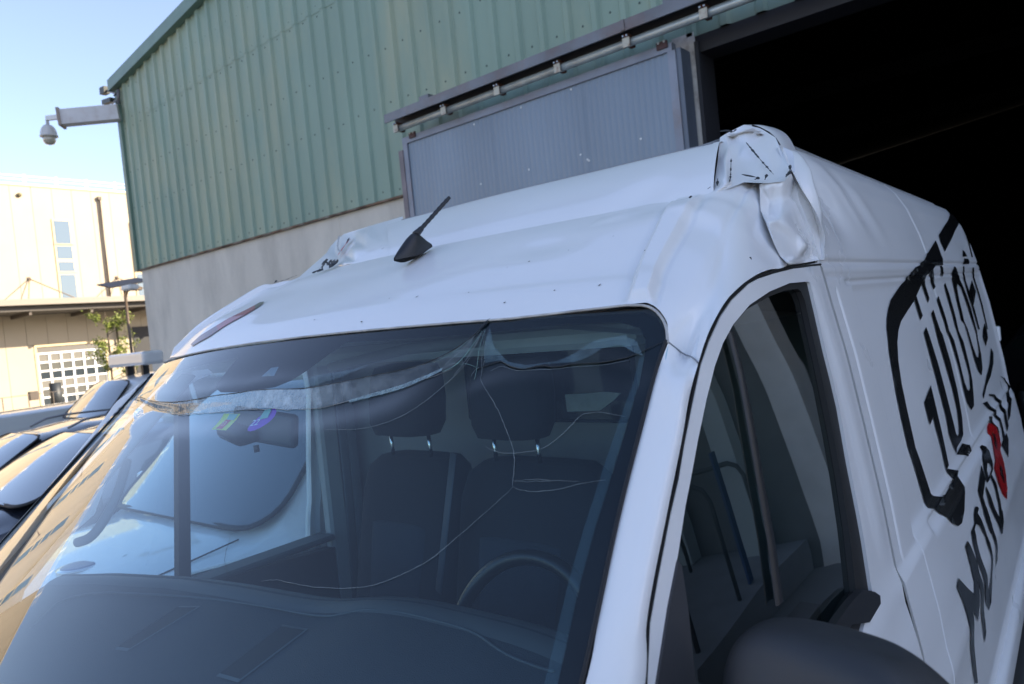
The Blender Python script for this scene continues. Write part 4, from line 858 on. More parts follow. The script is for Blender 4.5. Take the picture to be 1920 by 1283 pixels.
# ---- lettering and frame on the flank
def decal(pl, m=DECAL, holes=(), name='decal_letter', off=.0030):
    o = panel(name, pl, lambda y, z: flank(y, z, off), m, van, holes=holes, res=(.02, .012), xs=[y for y in yf if y < 3.4]+frange(3.42, 5.4, 80), ys=sorted(set(zfine+zup)))
    return o
def good(pl): return [p for p in pl]
decal([(5.2137,2.4522),(5.2759,2.4321),(5.2431,2.3798),(4.7684,2.3017),(4.3369,2.2245),(4.1637,2.1923),(4.1633,2.2142),(4.145,2.2306),(4.1747,2.2621),(4.5276,2.3231),(4.984,2.3964),(5.139,2.4345)], name='decal_frame')
decal([(4.0312,2.2358),(4.0413,2.2157),(4.0305,2.1789),(4.0427,2.1466),(4.0109,2.1366),(3.817,2.1339),(3.7269,2.12),(3.6403,2.1062),(3.5621,2.0895),(3.4969,2.0735),(3.3495,2.0395),(3.2764,2.0231),(3.1279,1.9979),(3.0067,1.9759),(2.9404,1.9546),(2.8907,1.9279),(2.8503,1.8842),(2.8225,1.8252),(2.8132,1.7651),(2.8059,1.6641),(2.8718,1.5304),(2.89,1.5209),(2.959,1.5018),(3.0262,1.4902),(3.1003,1.491),(3.156,1.5025),(3.1356,1.5325),(3.16,1.5324),(3.2618,1.504),(3.2555,1.4722),(3.2243,1.4501),(3.1414,1.4171),(3.0618,1.4039),(3.0034,1.4118),(2.9386,1.4384),(2.8898,1.4714),(2.8571,1.4956),(2.7892,1.5168),(2.7316,1.679),(2.7341,1.7529),(2.7422,1.8109),(2.7625,1.8733),(2.7781,1.9171),(2.8165,1.9654),(2.8109,1.964),(2.8523,1.9935),(2.9023,2.0176),(2.9656,2.0396),(3.1828,2.0829),(3.3962,2.1281),(3.5163,2.1364),(3.6495,2.1616),(3.7262,2.1789)], name='decal_frame')
for pl in [[(3.2886,2.0305),(3.3388,2.0382),(3.3439,1.974),(3.2863,1.9631)], [(3.4903,2.073),(3.5515,2.0855),(3.5505,2.0208),(3.5033,2.009)], [(3.6666,2.1095),(3.7386,2.1218),(3.7421,2.0557),(3.689,2.0473)], [(3.9045,2.1315),(3.9565,2.1338),(3.9854,2.101),(3.9295,2.0899)]]: decal(pl)
decal([(3.3441,1.9376),(3.3598,1.9104),(3.3885,1.8151),(3.3999,1.7177),(3.4027,1.6407),(3.4141,1.5876),(3.4322,1.5762),(3.4695,1.5774),(3.5002,1.598),(3.5281,1.6462),(3.535,1.7186),(3.5184,1.7909),(3.4961,1.8832),(3.498,1.9486),(3.5012,1.9719),(3.5614,1.9825),(3.5629,1.9446),(3.5787,1.9082),(3.6015,1.8952),(3.6246,1.7997),(3.623,1.6999),(3.5875,1.6063),(3.5427,1.5605),(3.4806,1.5525),(3.3814,1.5495),(3.3526,1.5381),(3.3185,1.5722),(3.2936,1.6115),(3.3102,1.6624),(3.3026,1.7593),(3.2934,1.8533),(3.2848,1.9239)])
decal([(3.7462,2.0227),(3.7549,1.9803),(3.7601,1.8951),(3.8119,1.8571),(3.8169,1.7721),(3.8134,1.7029),(3.837,1.6705),(3.8648,1.6622),(3.9139,1.6674),(3.966,1.7062),(3.9647,1.7523),(3.946,1.8345),(3.9214,1.9036),(3.9277,1.9683),(3.9369,2.0219),(3.9444,2.0567),(3.9909,2.0674),(4.0052,2.0237),(3.9924,1.9613),(3.9739,1.8796),(4.027,1.8314),(4.0275,1.7454),(4.0041,1.6784),(3.9486,1.6324),(3.9046,1.6013),(3.8175,1.5984),(3.7658,1.6335),(3.7586,1.6884),(3.7671,1.7666),(3.7401,1.8522),(3.7126,1.9139),(3.6947,1.9616),(3.6919,2.0119)])
decal([(4.2954,2.1302),(4.3807,2.0994),(4.4523,2.0452),(4.4805,1.9863),(4.4812,1.9106),(4.4837,1.8427),(4.4556,1.8126),(4.4324,1.7404),(4.3728,1.6907),(4.293,1.6684),(4.231,1.6903),(4.2014,1.7429),(4.1866,1.8179),(4.1755,1.8923),(4.1055,1.9114),(4.1415,1.9907),(4.1859,2.0637),(4.2093,2.1093),(4.2621,2.1281)], holes=[[(4.3047,2.0571),(4.3712,2.0383),(4.3872,1.9898),(4.3948,1.9371),(4.4304,1.8522),(4.4404,1.8313),(4.4062,1.7862),(4.3835,1.7582),(4.3209,1.7409),(4.2801,1.7472),(4.2426,1.7965),(4.2237,1.8685),(4.1789,1.9069),(4.2095,1.988),(4.2599,2.0411)]])
for pl in [[(4.5435,2.1299),(4.5936,2.1298),(4.5944,2.0328),(4.5939,1.9454),(4.5948,1.8405),(4.5441,1.8441),(4.5236,1.9396),(4.5281,2.0344)], [(4.813,2.0638),(4.8344,2.0073),(4.5772,1.9462),(4.5975,2.0166)], [(4.7537,2.2097),(4.7992,2.2006),(4.828,2.1788),(4.6571,2.1747)], [(4.6826,2.1678),(4.8294,2.1664),(4.855,2.1418),(4.6234,2.14)], [(4.8166,1.8554),(4.8335,1.8158),(4.8042,1.7845),(4.6536,1.7575),(4.631,1.803),(4.6854,1.8266)], [(5.2489,2.3773),(5.2812,2.376),(5.0388,2.1783),(4.9897,2.1753)], [(4.8241,1.7351),(4.8729,1.7064),(4.7687,1.6647),(4.5739,1.632),(4.3702,1.6143),(4.1979,1.5843),(4.1925,1.6014),(4.4424,1.6481),(4.6419,1.6785)], [(4.877,2.122),(4.9378,2.1243),(4.9379,1.9993),(4.8884,1.8197),(4.8494,1.8224),(4.8794,2.0011)], [(3.1898,1.7732),(3.189,1.7343),(3.1853,1.6242),(3.1886,1.5352),(3.1356,1.5325),(3.1322,1.5836),(3.1157,1.6551),(3.1142,1.6913),(3.0445,1.6802),(3.045,1.7169),(3.0419,1.7436)], [(3.3635,1.5359),(3.4909,1.5415),(3.5955,1.5155),(3.5512,1.4931),(3.5011,1.4961),(3.4352,1.5151),(3.3517,1.5336)],
           [(2.8418,1.3276),(2.9153,1.2825),(2.996,1.2316),(3.0423,1.2493),(3.0406,1.2918),(3.0209,1.351),(3.0712,1.3528),(3.1189,1.3052),(3.1511,1.2672),(3.1383,1.2397),(3.1626,1.1432),(3.1651,1.0597),(3.1149,1.0484),(3.106,1.1014),(3.0877,1.1907),(3.0859,1.2419),(3.0175,1.148),(2.9174,1.2147),(2.9301,1.1348),(2.9258,1.021),(2.8834,1.0406),(2.8653,1.1259),(2.8458,1.212),(2.8492,1.2599),(2.8077,1.3168)], [(3.4545,1.3459),(3.5028,1.3332),(3.5378,1.2874),(3.5528,1.2097),(3.5664,1.1407),(3.5241,1.1316),(3.5129,1.1763),(3.5016,1.2342),(3.488,1.2967)], [(3.6244,1.3009),(3.6737,1.2879),(3.6977,1.2574),(3.7357,1.2349),(3.8126,1.241),(3.8325,1.2307),(3.794,1.2014),(3.7166,1.1795),(3.6785,1.2148),(3.6426,1.2677)], [(3.63,1.4408),(3.6291,1.3923),(3.4926,1.3676),(3.5001,1.3253),(3.5485,1.2668),(3.5401,1.2349),(3.4859,1.2509),(3.4356,1.3306),(3.4374,1.3736),(3.4366,1.4016),(3.5371,1.422)],
           [(3.7837,1.3739),(3.833,1.3265),(3.8483,1.2637),(3.8039,1.2169),(3.7393,1.1761),(3.6877,1.1914),(3.6582,1.2443),(3.5768,1.3256),(3.574,1.3678),(3.6041,1.375),(3.6641,1.3028),(3.7123,1.2509),(3.7399,1.2346),(3.7899,1.2654),(3.7798,1.3215),(3.7428,1.3744)], [(4.146,1.5741),(4.286,1.5606),(4.4225,1.4998),(4.4066,1.4329),(4.3993,1.397),(4.4664,1.3952),(4.477,1.3662),(4.316,1.3218),(4.2431,1.3804),(4.2167,1.3932),(4.3205,1.3961),(4.3486,1.4327),(4.3623,1.4988),(4.2475,1.5406)], [(4.3929,1.5766),(4.579,1.5475),(4.6931,1.4967),(4.639,1.4481),(4.6027,1.4037),(4.497,1.3951),(4.5279,1.4333),(4.6051,1.493),(4.5175,1.5452),(4.3806,1.5704)], [(4.9182,1.5902),(5.1131,1.5537),(5.1743,1.5012),(4.9724,1.4606),(4.7653,1.4215),(4.642,1.4193),(4.7185,1.4523),(4.923,1.4802),(5.1288,1.52),(5.0515,1.5583)], [(4.1949,1.5134),(4.2787,1.4979),(4.2559,1.4751),(4.2643,1.4376),(4.2207,1.4355),(4.2021,1.4743),(4.1657,1.4957)]]:
    decal(pl)
decal([(3.2375,1.3539),(3.2617,1.3718),(3.3142,1.3828),(3.3558,1.3718),(3.3687,1.362),(3.3237,1.3613),(3.3505,1.3392),(3.3896,1.298),(3.4253,1.2394),(3.4046,1.1757),(3.3891,1.1197),(3.3319,1.0842),(3.2616,1.0853),(3.2158,1.1233),(3.1759,1.1948),(3.1628,1.2634),(3.144,1.3251),(3.155,1.3534)], holes=[[(3.2558,1.3472),(3.2122,1.3429),(3.2068,1.31),(3.2272,1.2342),(3.2572,1.1662),(3.3018,1.1335),(3.3441,1.1441),(3.3816,1.2094),(3.3732,1.2725),(3.3131,1.3243)]])
decal([(3.7637,1.4759),(3.813,1.4728),(3.8754,1.4399),(3.8803,1.393),(3.8466,1.3776),(3.6909,1.3735),(3.6377,1.3775),(3.6527,1.4166),(3.6926,1.451)], holes=[[(3.7611,1.4188),(3.8077,1.4065),(3.8231,1.3851),(3.701,1.3819),(3.7073,1.4044)]])
decal([(4.162,1.4913),(4.2164,1.4769),(4.2475,1.4356),(4.2114,1.3968),(4.1476,1.3846),(4.1528,1.334),(4.1458,1.2859),(4.0959,1.2485),(4.0047,1.228),(3.9444,1.2622),(3.8826,1.3284),(3.8766,1.3755),(3.9538,1.3864),(3.9933,1.4254),(4.028,1.4761),(4.0906,1.489)], REDV)
decal([(4.079,1.474),(4.1122,1.4507),(4.0967,1.4193),(4.0504,1.4067),(4.043,1.4347)], off=.0045)
decal([(4.0179,1.3584),(4.0531,1.3363),(4.0614,1.2909),(4.0249,1.2851),(3.9883,1.3318)], off=.0045)

# ---- cab interior
box('bulkhead', (-.92, 2.50, .5), (.86, 2.53, 2.09), TRIMG, van)
box('bulkhead_window', ((-0.2384,2.5,1.9301)[0]-.03, 2.485, 1.775), (.36, 2.499, 2.02), mat('bulkhead_glass', (.012, .014, .017), .08), van, bev=.01)
prism('bulkhead_pale_patch', [(0.1302,2.48,1.8578)[::2], (0.2042,2.48,1.8598)[::2], (0.2664,2.48,1.8634)[::2], (0.3155,2.48,1.8596)[::2], (0.2894,2.48,1.8378)[::2], (0.2431,2.48,1.811)[::2], (0.1318,2.48,1.8079)[::2]], 2.478, 2.483, mat('pale_patch', (.55, .6, .58), .6, var=.15, vscale=20), van)  # pale flat patch set before the dark bulkhead window
grid('headliner', lambda x, y: (x, y, 2.098-.06*(abs(x)/.8)**2), frange(-.84, .82, 10), frange(1.79, 2.5, 10), TRIML, van)
box('headliner_shelf', (-.72, 1.86, 2.02), (.72, 2.10, 2.06), TRIML, van, bev=.012)
tube('shelf_edge', [(-0.1067,1.85,2.0159), (0.1644,1.85,2.0465), (0.3833,1.85,2.0504)], .012, TRIMG, van)
def seat(xc, w, hx, hw, ztop):
    hr = []
    for i, (z, ww, dy) in enumerate([(1.790, .35, .02), (1.797, .85, .045), (1.83, .98, .055), (1.90, 1.0, .055), (1.96, .95, .05), (1.99, .85, .04), (1.998, .4, .02)]):
        hr.append([(hx+hw*ww*.5*math.copysign(abs(math.cos(t))**.5, math.cos(t)), 2.16+dy*math.copysign(abs(math.sin(t))**.6, math.sin(t))+.1*(z-1.8), z) for t in [k*math.pi/12 for k in range(24)]])
    b = loft('seat_back', [[(xc+w*.5*ww*math.copysign(abs(math.cos(t))**.45, math.cos(t)), 2.17+yy+.07*math.copysign(abs(math.sin(t))**.6, math.sin(t))*sc, z) for t in [k*math.pi/14 for k in range(28)]] for z, ww, yy, sc in [(ztop, .45, .03, .3), (ztop-.008, .72, .03, .7), (ztop-.035, .9, .02, .9), (ztop-.10, 1., .01, 1), (1.45, 1.0, -.03, 1.05), (1.2, 1., -.08, 1.15), (1.05, .95, -.12, 1.2)]], FABRIC, van)
    h = loft('headrest', hr, FABRIC, b)
    for s in (-1, 1): tube('headrest_post', [(hx+s*hw*.30, 2.17, ztop-.02), (hx+s*hw*.30, 2.165, 1.80)], .0055, CHROME, h, n=8)
    c = loft('seat_panel', [[(xc+w*.30*ww*math.copysign(abs(math.cos(t))**.4, math.cos(t)), 2.125+yy+.03*math.sin(t), z) for t in [k*math.pi/10 for k in range(20)]] for z, ww, yy in [(1.56, .8, .0), (1.55, .95, -.02), (1.4, 1.02, -.045), (1.15, 1.06, -.10)]], FABRIC2, b)
    s_ = loft('seat_cushion', [[(xc+w*.5*ww*math.copysign(abs(math.cos(t))**.45, math.cos(t)), 1.93+.24*math.copysign(abs(math.sin(t))**.6, math.sin(t)), z) for t in [k*math.pi/14 for k in range(28)]] for z, ww in [(.9, .9), (.95, 1), (1.06, 1), (1.09, .9)]], FABRIC, van)
seat(.225, .46, .185, .235, 1.735)
seat(-.205, .40, -.205, .265, 1.735)
seat(-.64, .36, -.62, .20, 1.40) if False else None
tube('seat_belt', [(0.0492,2.08,1.7657), (0.0351,2.05,1.6217), (0.0056,2.02,1.4226)], .022, mat('belt_web', (.06, .075, .095), .7), van, n=8, squash=.12)
# dashboard
xs_d = frange(-.945, .90, 60); kk = frange(0, 1, 40)
def dash_p(x, k):
    r = dash_edge(x); y = r+.02-(r-.52)*k
    y0 = y
    return (x, y0, dash_z(x, y0)+.0)
dsh = grid('dashboard', dash_p, xs_d, kk, DASHM, van)
grid('dashboard_face', lambda x, k: (x, dash_p(x, 0)[1]+.03*math.sin(k*2)-.05*k, dash_p(x, 0)[2]-.45*k-.0), xs_d, frange(0, 1, 8), DASHM, van, flip=True)
def dash_roll(x, k):
    p = dash_p(x, 0); a = k*math.pi*.5
    return (x, p[1]-.03+.05*math.sin(a), p[2]+.006-.03*(1-math.cos(a)))
grid('dashboard_roll', dash_roll, xs_d, frange(-.6, 1, 8), DASHE, dsh, flip=True)
tube('dashboard_ridge', [tuple(Vector(p)+Vector((0, 0, .002))) for p in smooth_poly([(-0.7807,1.3652,1.4385),(-0.8357,1.4731,1.4828),(-0.4113,1.586,1.4997),(-0.1582,1.6265,1.5067),(0.0627,1.6416,1.5122),(0.1224,1.6626,1.5273),(0.1643,1.675,1.5367),(0.2618,1.6851,1.5441),(0.3597,1.6861,1.5447),(0.4504,1.6853,1.5433),(0.5293,1.6626,1.5323),(0.594,1.6622,1.5258),(0.6318,1.6679,1.5226)], 2, False)], .003, mat('ridge', (.075, .08, .085), .5), dsh, n=6)
for q in ([(-0.4116,1.4233,1.4415),(-0.3853,1.5525,1.487),(-0.3242,1.5687,1.4917),(-0.3685,1.432,1.4434)], [(-0.05,1.4706,1.4456),(-0.0268,1.5983,1.493),(0.0502,1.6046,1.4979),(0.0187,1.4748,1.4487)]):
    q = [Vector(p) for p in q]; n = Vector((0, -.32, .95)); c = sum(q, Vector())/4
    V = [p+n*.003+(p-c)*.10 for p in q]+[p+n*.005 for p in q]+[p-n*.03+(c-p)*.12 for p in q]
    from_py('vent_rim', V[:8], [(i, (i+1) % 4, 4+(i+1) % 4, 4+i) for i in range(4)], DASHE, dsh, smooth=False)
    from_py('air_vent', [p+n*.0045 for p in q], [(0, 1, 2, 3)], mat('vent_black', (.008, .009, .01), .6), dsh, smooth=False)
wc = Vector((.43, 1.83, 1.43))
wpts = [wc+Vector((.185*math.cos(t), .07*math.sin(t), .175*math.sin(t))) for t in [k*2*math.pi/64 for k in range(65)]]
wh = tube('steering_wheel', wpts, .016, mat('wheel_leather', (.012, .012, .013), .35), van, n=12, cap=False)
bmw = box('wheel_hub', (.36, 1.80, 1.36), (.50, 1.86, 1.46), BLACKP, wh, bev=.02, seg=3)
for t in (math.pi*1.0, 0, -math.pi/2): tube('wheel_spoke', [wc, wc+Vector((.18*math.cos(t), .07*math.sin(t), .17*math.sin(t)))], .014, BLACKP, wh)
# interior mirror and camera pod
im = box('cabin_mirror', (-.085, -.012, -.036), (.085, .012, .036), mat('mirror_back', (.06, .07, .085), .4), van, bev=.011, seg=3, rot=None)
im.data.transform(Matrix.Translation(Vector((-0.0596,1.62,1.9143))+Vector((.02, 0, 0)))@Matrix.Rotation(math.radians(14), 4, 'Z')@Matrix.Rotation(math.radians(9), 4, 'Y'))
tube('mirror_ball', [(-0.1496,1.6,1.9165), (-0.0983,1.6,1.9), (-0.0464,1.6,1.8977)], .03, mat('pod_black', (.022, .025, .03), .5), im, n=14, radii=[.030, .026, .012])
tube('mirror_toggle', [(-0.0503,1.6,1.8784), (-0.0491,1.6,1.8638)], .006, mat('pod_black2', (.03, .03, .04), .5), im)
# pillars and passenger door seen from inside
ph = [(1.7737,1.8425),(1.7072,1.7786),(1.6395,1.6657),(1.5731,1.6454),(1.5164,1.6241),(1.4972,1.5054)]
dpo = [(1.12, .5), (2.355, .5), (2.355, 2.09), (1.95, 2.09), (1.84, 2.03), (1.74, 1.945), (1.60, 1.82), (1.45, 1.685), (1.25, 1.49), (1.16, 1.25)]
dhole = [(1.84, 1.97), (1.78, 1.92), (1.66, 1.80), (1.62, 1.74), (1.585, 1.655), (1.50, 1.60), (1.40, 1.50), (1.37, 1.41), (1.9, 1.375), (2.31, 1.345), (2.325, 1.9), (2.30, 2.03), (2.05, 2.04), (1.9, 2.0)]
dp = panel('passenger_door', dpo, lambda y, z: (-flank_x(y, z)+.02, y, z), PAINT_D, van, holes=[dhole], res=(.04, .04), flange=.03, fdir=(1, 0, 0))
panel('passenger_window', dhole, lambda y, z: (-flank_x(y, z)+.035, y, z), glass('pass_glass', (.80, .92, .94), dust=.01), dp, res=(.06, .06))
prism('window_divider', [(1.765, 1.36), (1.803, 1.36), (1.872, 2.03), (1.838, 2.03)], -.885, -.855, mat('divider_dark', (.02, .022, .028), .6), dp, axis='x')
dtr = panel('door_trim', [(1.12, .55), (2.34, .55), (2.34, 1.33), (1.9, 1.365), (1.37, 1.39), (1.2, 1.2)], lambda y, z: (-.86, y, z), mat('door_trim_dark', (.02, .022, .025), .8), dp, res=(.08, .08), flange=.05, fdir=(-1, 0, 0))
box('sill_cap', (-.925, 1.38, 1.365), (-.835, 2.33, 1.385), mat('sill_grey', (.10, .105, .105), .6), dp, bev=.006)
box('pillar_trim', (-.91, 2.335, .9), (-.86, 2.41, 2.1), TRIML, van, bev=.01)
box('pillar_trim', (-.92, 2.43, .9), (-.83, 2.47, 2.1), mat('pillar_grey', (.16, .18, .19), .7), van, bev=.012, seg=2)
box('pillar_slot', (-.90, 2.411, .9), (-.85, 2.429, 2.1), GAPM, van)
tube('belt_strap', [(-.82, 2.40, 2.0), (-.80, 2.38, 1.5), (-.80, 2.36, 1.0)], .02, mat('strap_web', (.10, .12, .13), .7), van, n=6, squash=.15)
# inner lining of the passenger pillar, with grab handle
net_surface('pillar_lining', [[Vector(ws(-.99, t))+Vector((.0, .03, -.03)), Vector(ws(-.97, t))+Vector((.02, .08, -.05)), Vector((-.86, 1.80-t*.85, 2.0-.80*t))] for t in (0, .12, .25, .4, .55, .7)], mat('lining', (.22, .25, .27), .8), van, sub=6)
gh = [Vector((-.80, 1.64, 1.80)), Vector((-.77, 1.62, 1.78)), Vector((-.76, 1.59, 1.72)), Vector((-.76, 1.55, 1.66)), Vector((-.78, 1.52, 1.62)), Vector((-.82, 1.50, 1.61))]
tube('grab_handle', smooth_poly([tuple(p) for p in gh], 2, False), .013, mat('handle_grey', (.20, .22, .24), .6), van, n=10)
box('door_inner', (.80, 1.2, .6), (.84, 2.33, 1.42), mat('door_trim_dark', (.02, .022, .025), .8), van)
box('cab_floor', (-.9, .7, .5), (.9, 2.5, .55), BLACKP, van)
box('cab_floor', (-.92, .48, .55), (.92, .52, 1.1), BLACKP, van)

# ---- bonnet, nose, wheels (below the frame, for other viewpoints)
def bon(x, k):
    y = .66-.10*(1-(x/.93)**2)-(.62)*k; y -= .06*(1-(x/.93)**2)*k; z = 1.17-.13*k-.38*max(0, k-.62)**1.4*1.9-.05*(abs(x)/.93)**3
    return (x*(1-.05*k), y, z)
grid('bonnet', bon, frange(-.93, .93, 40), frange(0, 1, 24), PAINT, van, flip=True)
nose = []
for z, yy, w in [(.30, .10, .9), (.42, -.02, .95), (.62, -.05, .97), (.80, .0, .96), (.96, .05, .92)]:
    nose.append([(w*s, yy+.20*abs(s)**3-.06, z) for s in frange(-1, 1, 20)])
grid('bumper', lambda i, j: nose[j][i], range(20), range(5), BLACKP, van, flip=True)
for s in (1, -1):
    grid('front_wing', lambda y, z, s=s: ((flank_x(y, z)-.02)*s, y, z), frange(.14, 1.12, 16), frange(.55, 1.12, 8), PAINT_D, van, flip=s < 0)
    hl = box('headlight', (.62*s if s > 0 else -.92, .0, .86), (.92 if s > 0 else -.62, .12, 1.02), glass('lamp_glass', (.8, .85, .9)), van, bev=.03, seg=2)
    for yw in (.95, 4.6):
        w = tube('wheel', [(.76*s, yw, .34), (.98*s, yw, .34)], .34, RUBBER, van, n=32)
        tube('rim', [(.97*s, yw, .34), (.985*s, yw, .34)], .21, mat('steel_rim', (.3, .31, .32), .4, .8), w, n=24)
box('underbody', (-.8, .3, .25), (.8, 5.3, .5), BLACKP, van)
# ------------------------------------------------------------------ yard behind: long cream building
CREAM = mat('cream_panel', (.46, .385, .28), .7, var=.03, vscale=.7, bump=.05, bscale=30)
FRAMEC = mat('window_frame_cream', (.60, .47, .28), .6)
WPANE = mat('blue_window_pane', (.10, .15, .20), .08, spec=1.)
BROWN = mat('brown_metal', (.10, .08, .065), .6, .2)
WHITEM = mat('white_metal', (.75, .75, .75), .5)
bX = -45.0
fac = empty('factory_building', (bX, 16, 0)); tag(fac, 'long cream panelled factory with canopy and white gridded garage door', 'building')
y = -62.
while y < 70:
    x1 = y+1.05
    if not (x1 > 15.0 and y < 18.7):
        box('wall_panel', (bX-.15, y+.008, 0), (bX+random.uniform(-.004, .004), x1-.008, 12.6), CREAM, fac)
    else:
        box('wall_panel', (bX-.15, y+.008, 3.55), (bX+random.uniform(-.004, .004), x1-.008, 12.6), CREAM, fac)
    y = x1
box('wall_panel', (bX-.15, 14.5, 0), (bX-.006, 14.99, 3.54), CREAM, fac); box('wall_panel', (bX-.15, 18.75, 0), (bX-.006, 19.6, 3.54), CREAM, fac)
box('wall_core', (bX-8, -62, 0), (bX-.16, 70, 12.5), mat('core', (.3, .27, .2), .8), fac)
box('roof_coping', (bX-.3, -62, 12.6), (bX+.06, 70, 12.72), mat('coping', (.66, .55, .40), .6), fac)
for i in range(-14, 15):
    yy = 15.45+i*1.62
    if yy < 26: box('railing_post', (bX-.1, yy-.07, 12.72), (bX+.0, yy+.07, 13.25), WHITEM, fac)
box('roof_rail', (bX-.08, -8, 13.16), (bX-.04, 40, 13.20), WHITEM, fac)
box('roof_rail', (bX-.08, -8, 12.96), (bX-.04, 40, 12.99), WHITEM, fac)
# tall window strips: four panes one above the other
def strip_win(yc, w=.80):
    for z0, z1 in ((9.35, 10.68), (8.46, 9.20), (7.72, 8.28), (6.16, 7.52)):
        f = box('window', (bX+.004, yc-w/2-.10, z0-.09), (bX+.05, yc+w/2+.10, z1+.09), FRAMEC, fac)
        box('pane', (bX+.051, yc-w/2, z0), (bX+.06, yc+w/2, z1), WPANE, f)
for i in range(-13, 4): strip_win(17.07+4.32*i)
tube('drainpipe', [(bX+.12, 19.25, 6.0), (bX+.12, 19.28, 12.1)], .06, mat('pipe_dark', (.06, .05, .045), .5), fac)
box('pipe_head', (bX+.02, 19.18, 12.05), (bX+.2, 19.38, 12.25), BROWN, fac)
tube('alarm_disc', [(bX+.01, 15.1, 12.05), (bX+.12, 15.1, 12.05)], .12, mat('alarm_brown', (.12, .1, .05), .6), fac)
# canopy
box('canopy', (bX+.02, -60, 5.55), (bX+3.5, 24, 5.86), mat('canopy_edge', (.26, .23, .19), .6), fac)
box('canopy_soffit', (bX+.02, -60, 5.25), (bX+3.1, 24, 5.53), mat('soffit_brown', (.09, .08, .07), .8), fac)
for yy in range(-58, 24, 3): box('canopy_beam', (bX+.02, yy, 5.05), (bX+3.0, yy+.12, 5.24), BROWN, fac)
for yc in (15.1+4.7*k for k in range(-3, 2)):
    for s in (-1.1, 1.1): tube('canopy_stay', [(bX+.05, yc, 7.3), (bX+3.2, yc+s, 5.87)], .028, mat('stay_brown', (.25, .18, .12), .6), fac, n=6)
    box('stay_plate', (bX+.01, yc-.08, 7.2), (bX+.06, yc+.08, 7.4), BROWN, fac)
tube('rain_pipe', [(bX+2.9, 18.9, 5.2), (bX+1.2, 19.2, 4.9), (bX+.15, 19.4, 4.5), (bX+.15, 19.4, 3.2)], .06, BROWN, fac)
# gridded garage door
gy0, gy1, gz1 = 15.08, 18.66, 3.02
box('door_surround', (bX-.10, gy0-.14, 0), (bX+.03, gy0-.01, gz1+.5), FRAMEC, fac)
box('door_surround', (bX-.10, gy1+.01, 0), (bX+.03, gy1+.12, gz1+.5), FRAMEC, fac)
box('door_surround', (bX-.10, gy0-.14, gz1+.38), (bX+.034, gy1+.12, gz1+.52), FRAMEC, fac)
box('door_header', (bX-.10, gy0, gz1), (bX-.03, gy1, gz1+.37), mat('header_grey', (.13, .12, .11), .6), fac)
gd_ = box('garage_door', (bX-.12, gy0, 0), (bX-.08, gy1, gz1), mat('garage_back', (.05, .06, .07), .7), fac)
nc, nr = 6, 6
for i in range(nc+1):
    yy = gy0+(gy1-gy0)*i/nc; box('glazing_bar', (bX-.078, yy-.055, 0), (bX-.03, yy+.055, gz1), WHITEM, gd_)
for j in range(nr+1):
    zz = gz1*j/nr; box('glazing_bar', (bX-.076, gy0, zz-.05), (bX-.024, gy1, zz+.05), WHITEM, gd_)
for i in range(nc):
    for j in range(nr):
        box('pane', (bX-.079, gy0+(gy1-gy0)*i/nc+.06, gz1*j/nr+.055), (bX-.072, gy0+(gy1-gy0)*(i+1)/nc-.06, gz1*(j+1)/nr-.055), mat('garage_pane_%d' % ((i*3+j) % 3), [(.04, .05, .06), (.12, .12, .11), (.2, .19, .17)][(i*3+j) % 3], .1), gd_)
box('black_door', (bX+.01, 20.35, 0), (bX+.06, 21.6, 4.2), mat('black_door', (.02, .02, .022), .6), fac)
mb = box('post_box', (bX+4, 13.2, .6), (bX+4.3, 13.6, 1.05), BROWN, None, bev=.03); tag(mb, 'small brown post box on the cream factory yard', 'post box')
# dark bin by the factory
bn = tube('waste_bin', [(bX+3.5, 14.65, 0), (bX+3.5, 14.65, 1.35)], .28, mat('bin_dark', (.03, .035, .04), .5), None, n=16); tag(bn, 'tall dark bin left of the gridded garage door', 'bin')
fn = empty('mesh_fence', (bX+5, 10, 0)); tag(fn, 'low thin metal fence in front of cream factory', 'fence')
for i in range(14): box('post', (bX+5, 3+i*1.1, 0), (bX+5.04, 3.04+i*1.1, .95), BROWN, fn)
box('rail', (bX+5.005, 3, .91), (bX+5.035, 17.4, .94), BROWN, fn)

# ------------------------------------------------------------------ street lamp with solar panel, tree
lp_ = empty('street_lamp', (-22, 10.55, 0)); tag(lp_, 'dark street lamp with tilted solar panel on top', 'street lamp')
BRONZE = mat('bronze_pole', (.12, .085, .06), .5, .3)
tube('pole', [(-22, 10.55, 0), (-22, 10.56, 4.5)], .045, BRONZE, lp_)
sp = box('solar_panel', (-.45, -.62, -.02), (.45, .62, .02), mat('solar_dark', (.015, .016, .022), .55), lp_)
sp.data.transform(Matrix.Translation((-22, 10.57, 4.55))@Matrix.Rotation(math.radians(9), 4, 'X')@Matrix.Rotation(math.radians(12), 4, 'Y'))
tube('lamp_arm', [(-22, 10.56, 4.05), (-21.95, 10.62, 4.28), (-21.9, 10.75, 4.33)], .03, BRONZE, lp_)
box('lamp_head', (-22.0, 10.68, 4.29), (-21.8, 11.02, 4.38), BRONZE, lp_, bev=.02)
LEAF = mat('leaf_green', (.16, .19, .03), .6, var=.4, vscale=3)
def leaf_cloud(name, clumps, n, size, m, par):
    V = []; Fc = []
    for i in range(n):
        c, r = random.choice(clumps); d = Vector((random.gauss(0, 1), random.gauss(0, 1), random.gauss(0, 1)))*r*.55
        p = Vector(c)+d; a = Vector((random.gauss(0, 1), random.gauss(0, 1), random.gauss(0, 1))).normalized(); b = a.cross(Vector((random.gauss(0, 1), random.gauss(0, 1), random.gauss(0, 1)))).normalized()
        s = size*random.uniform(.6, 1.3); q = len(V); V += [p-a*s, p+b*s*.45, p+a*s, p-b*s*.45]; Fc.append((q, q+1, q+2, q+3))
    return from_py(name, V, Fc, m, par, smooth=False)
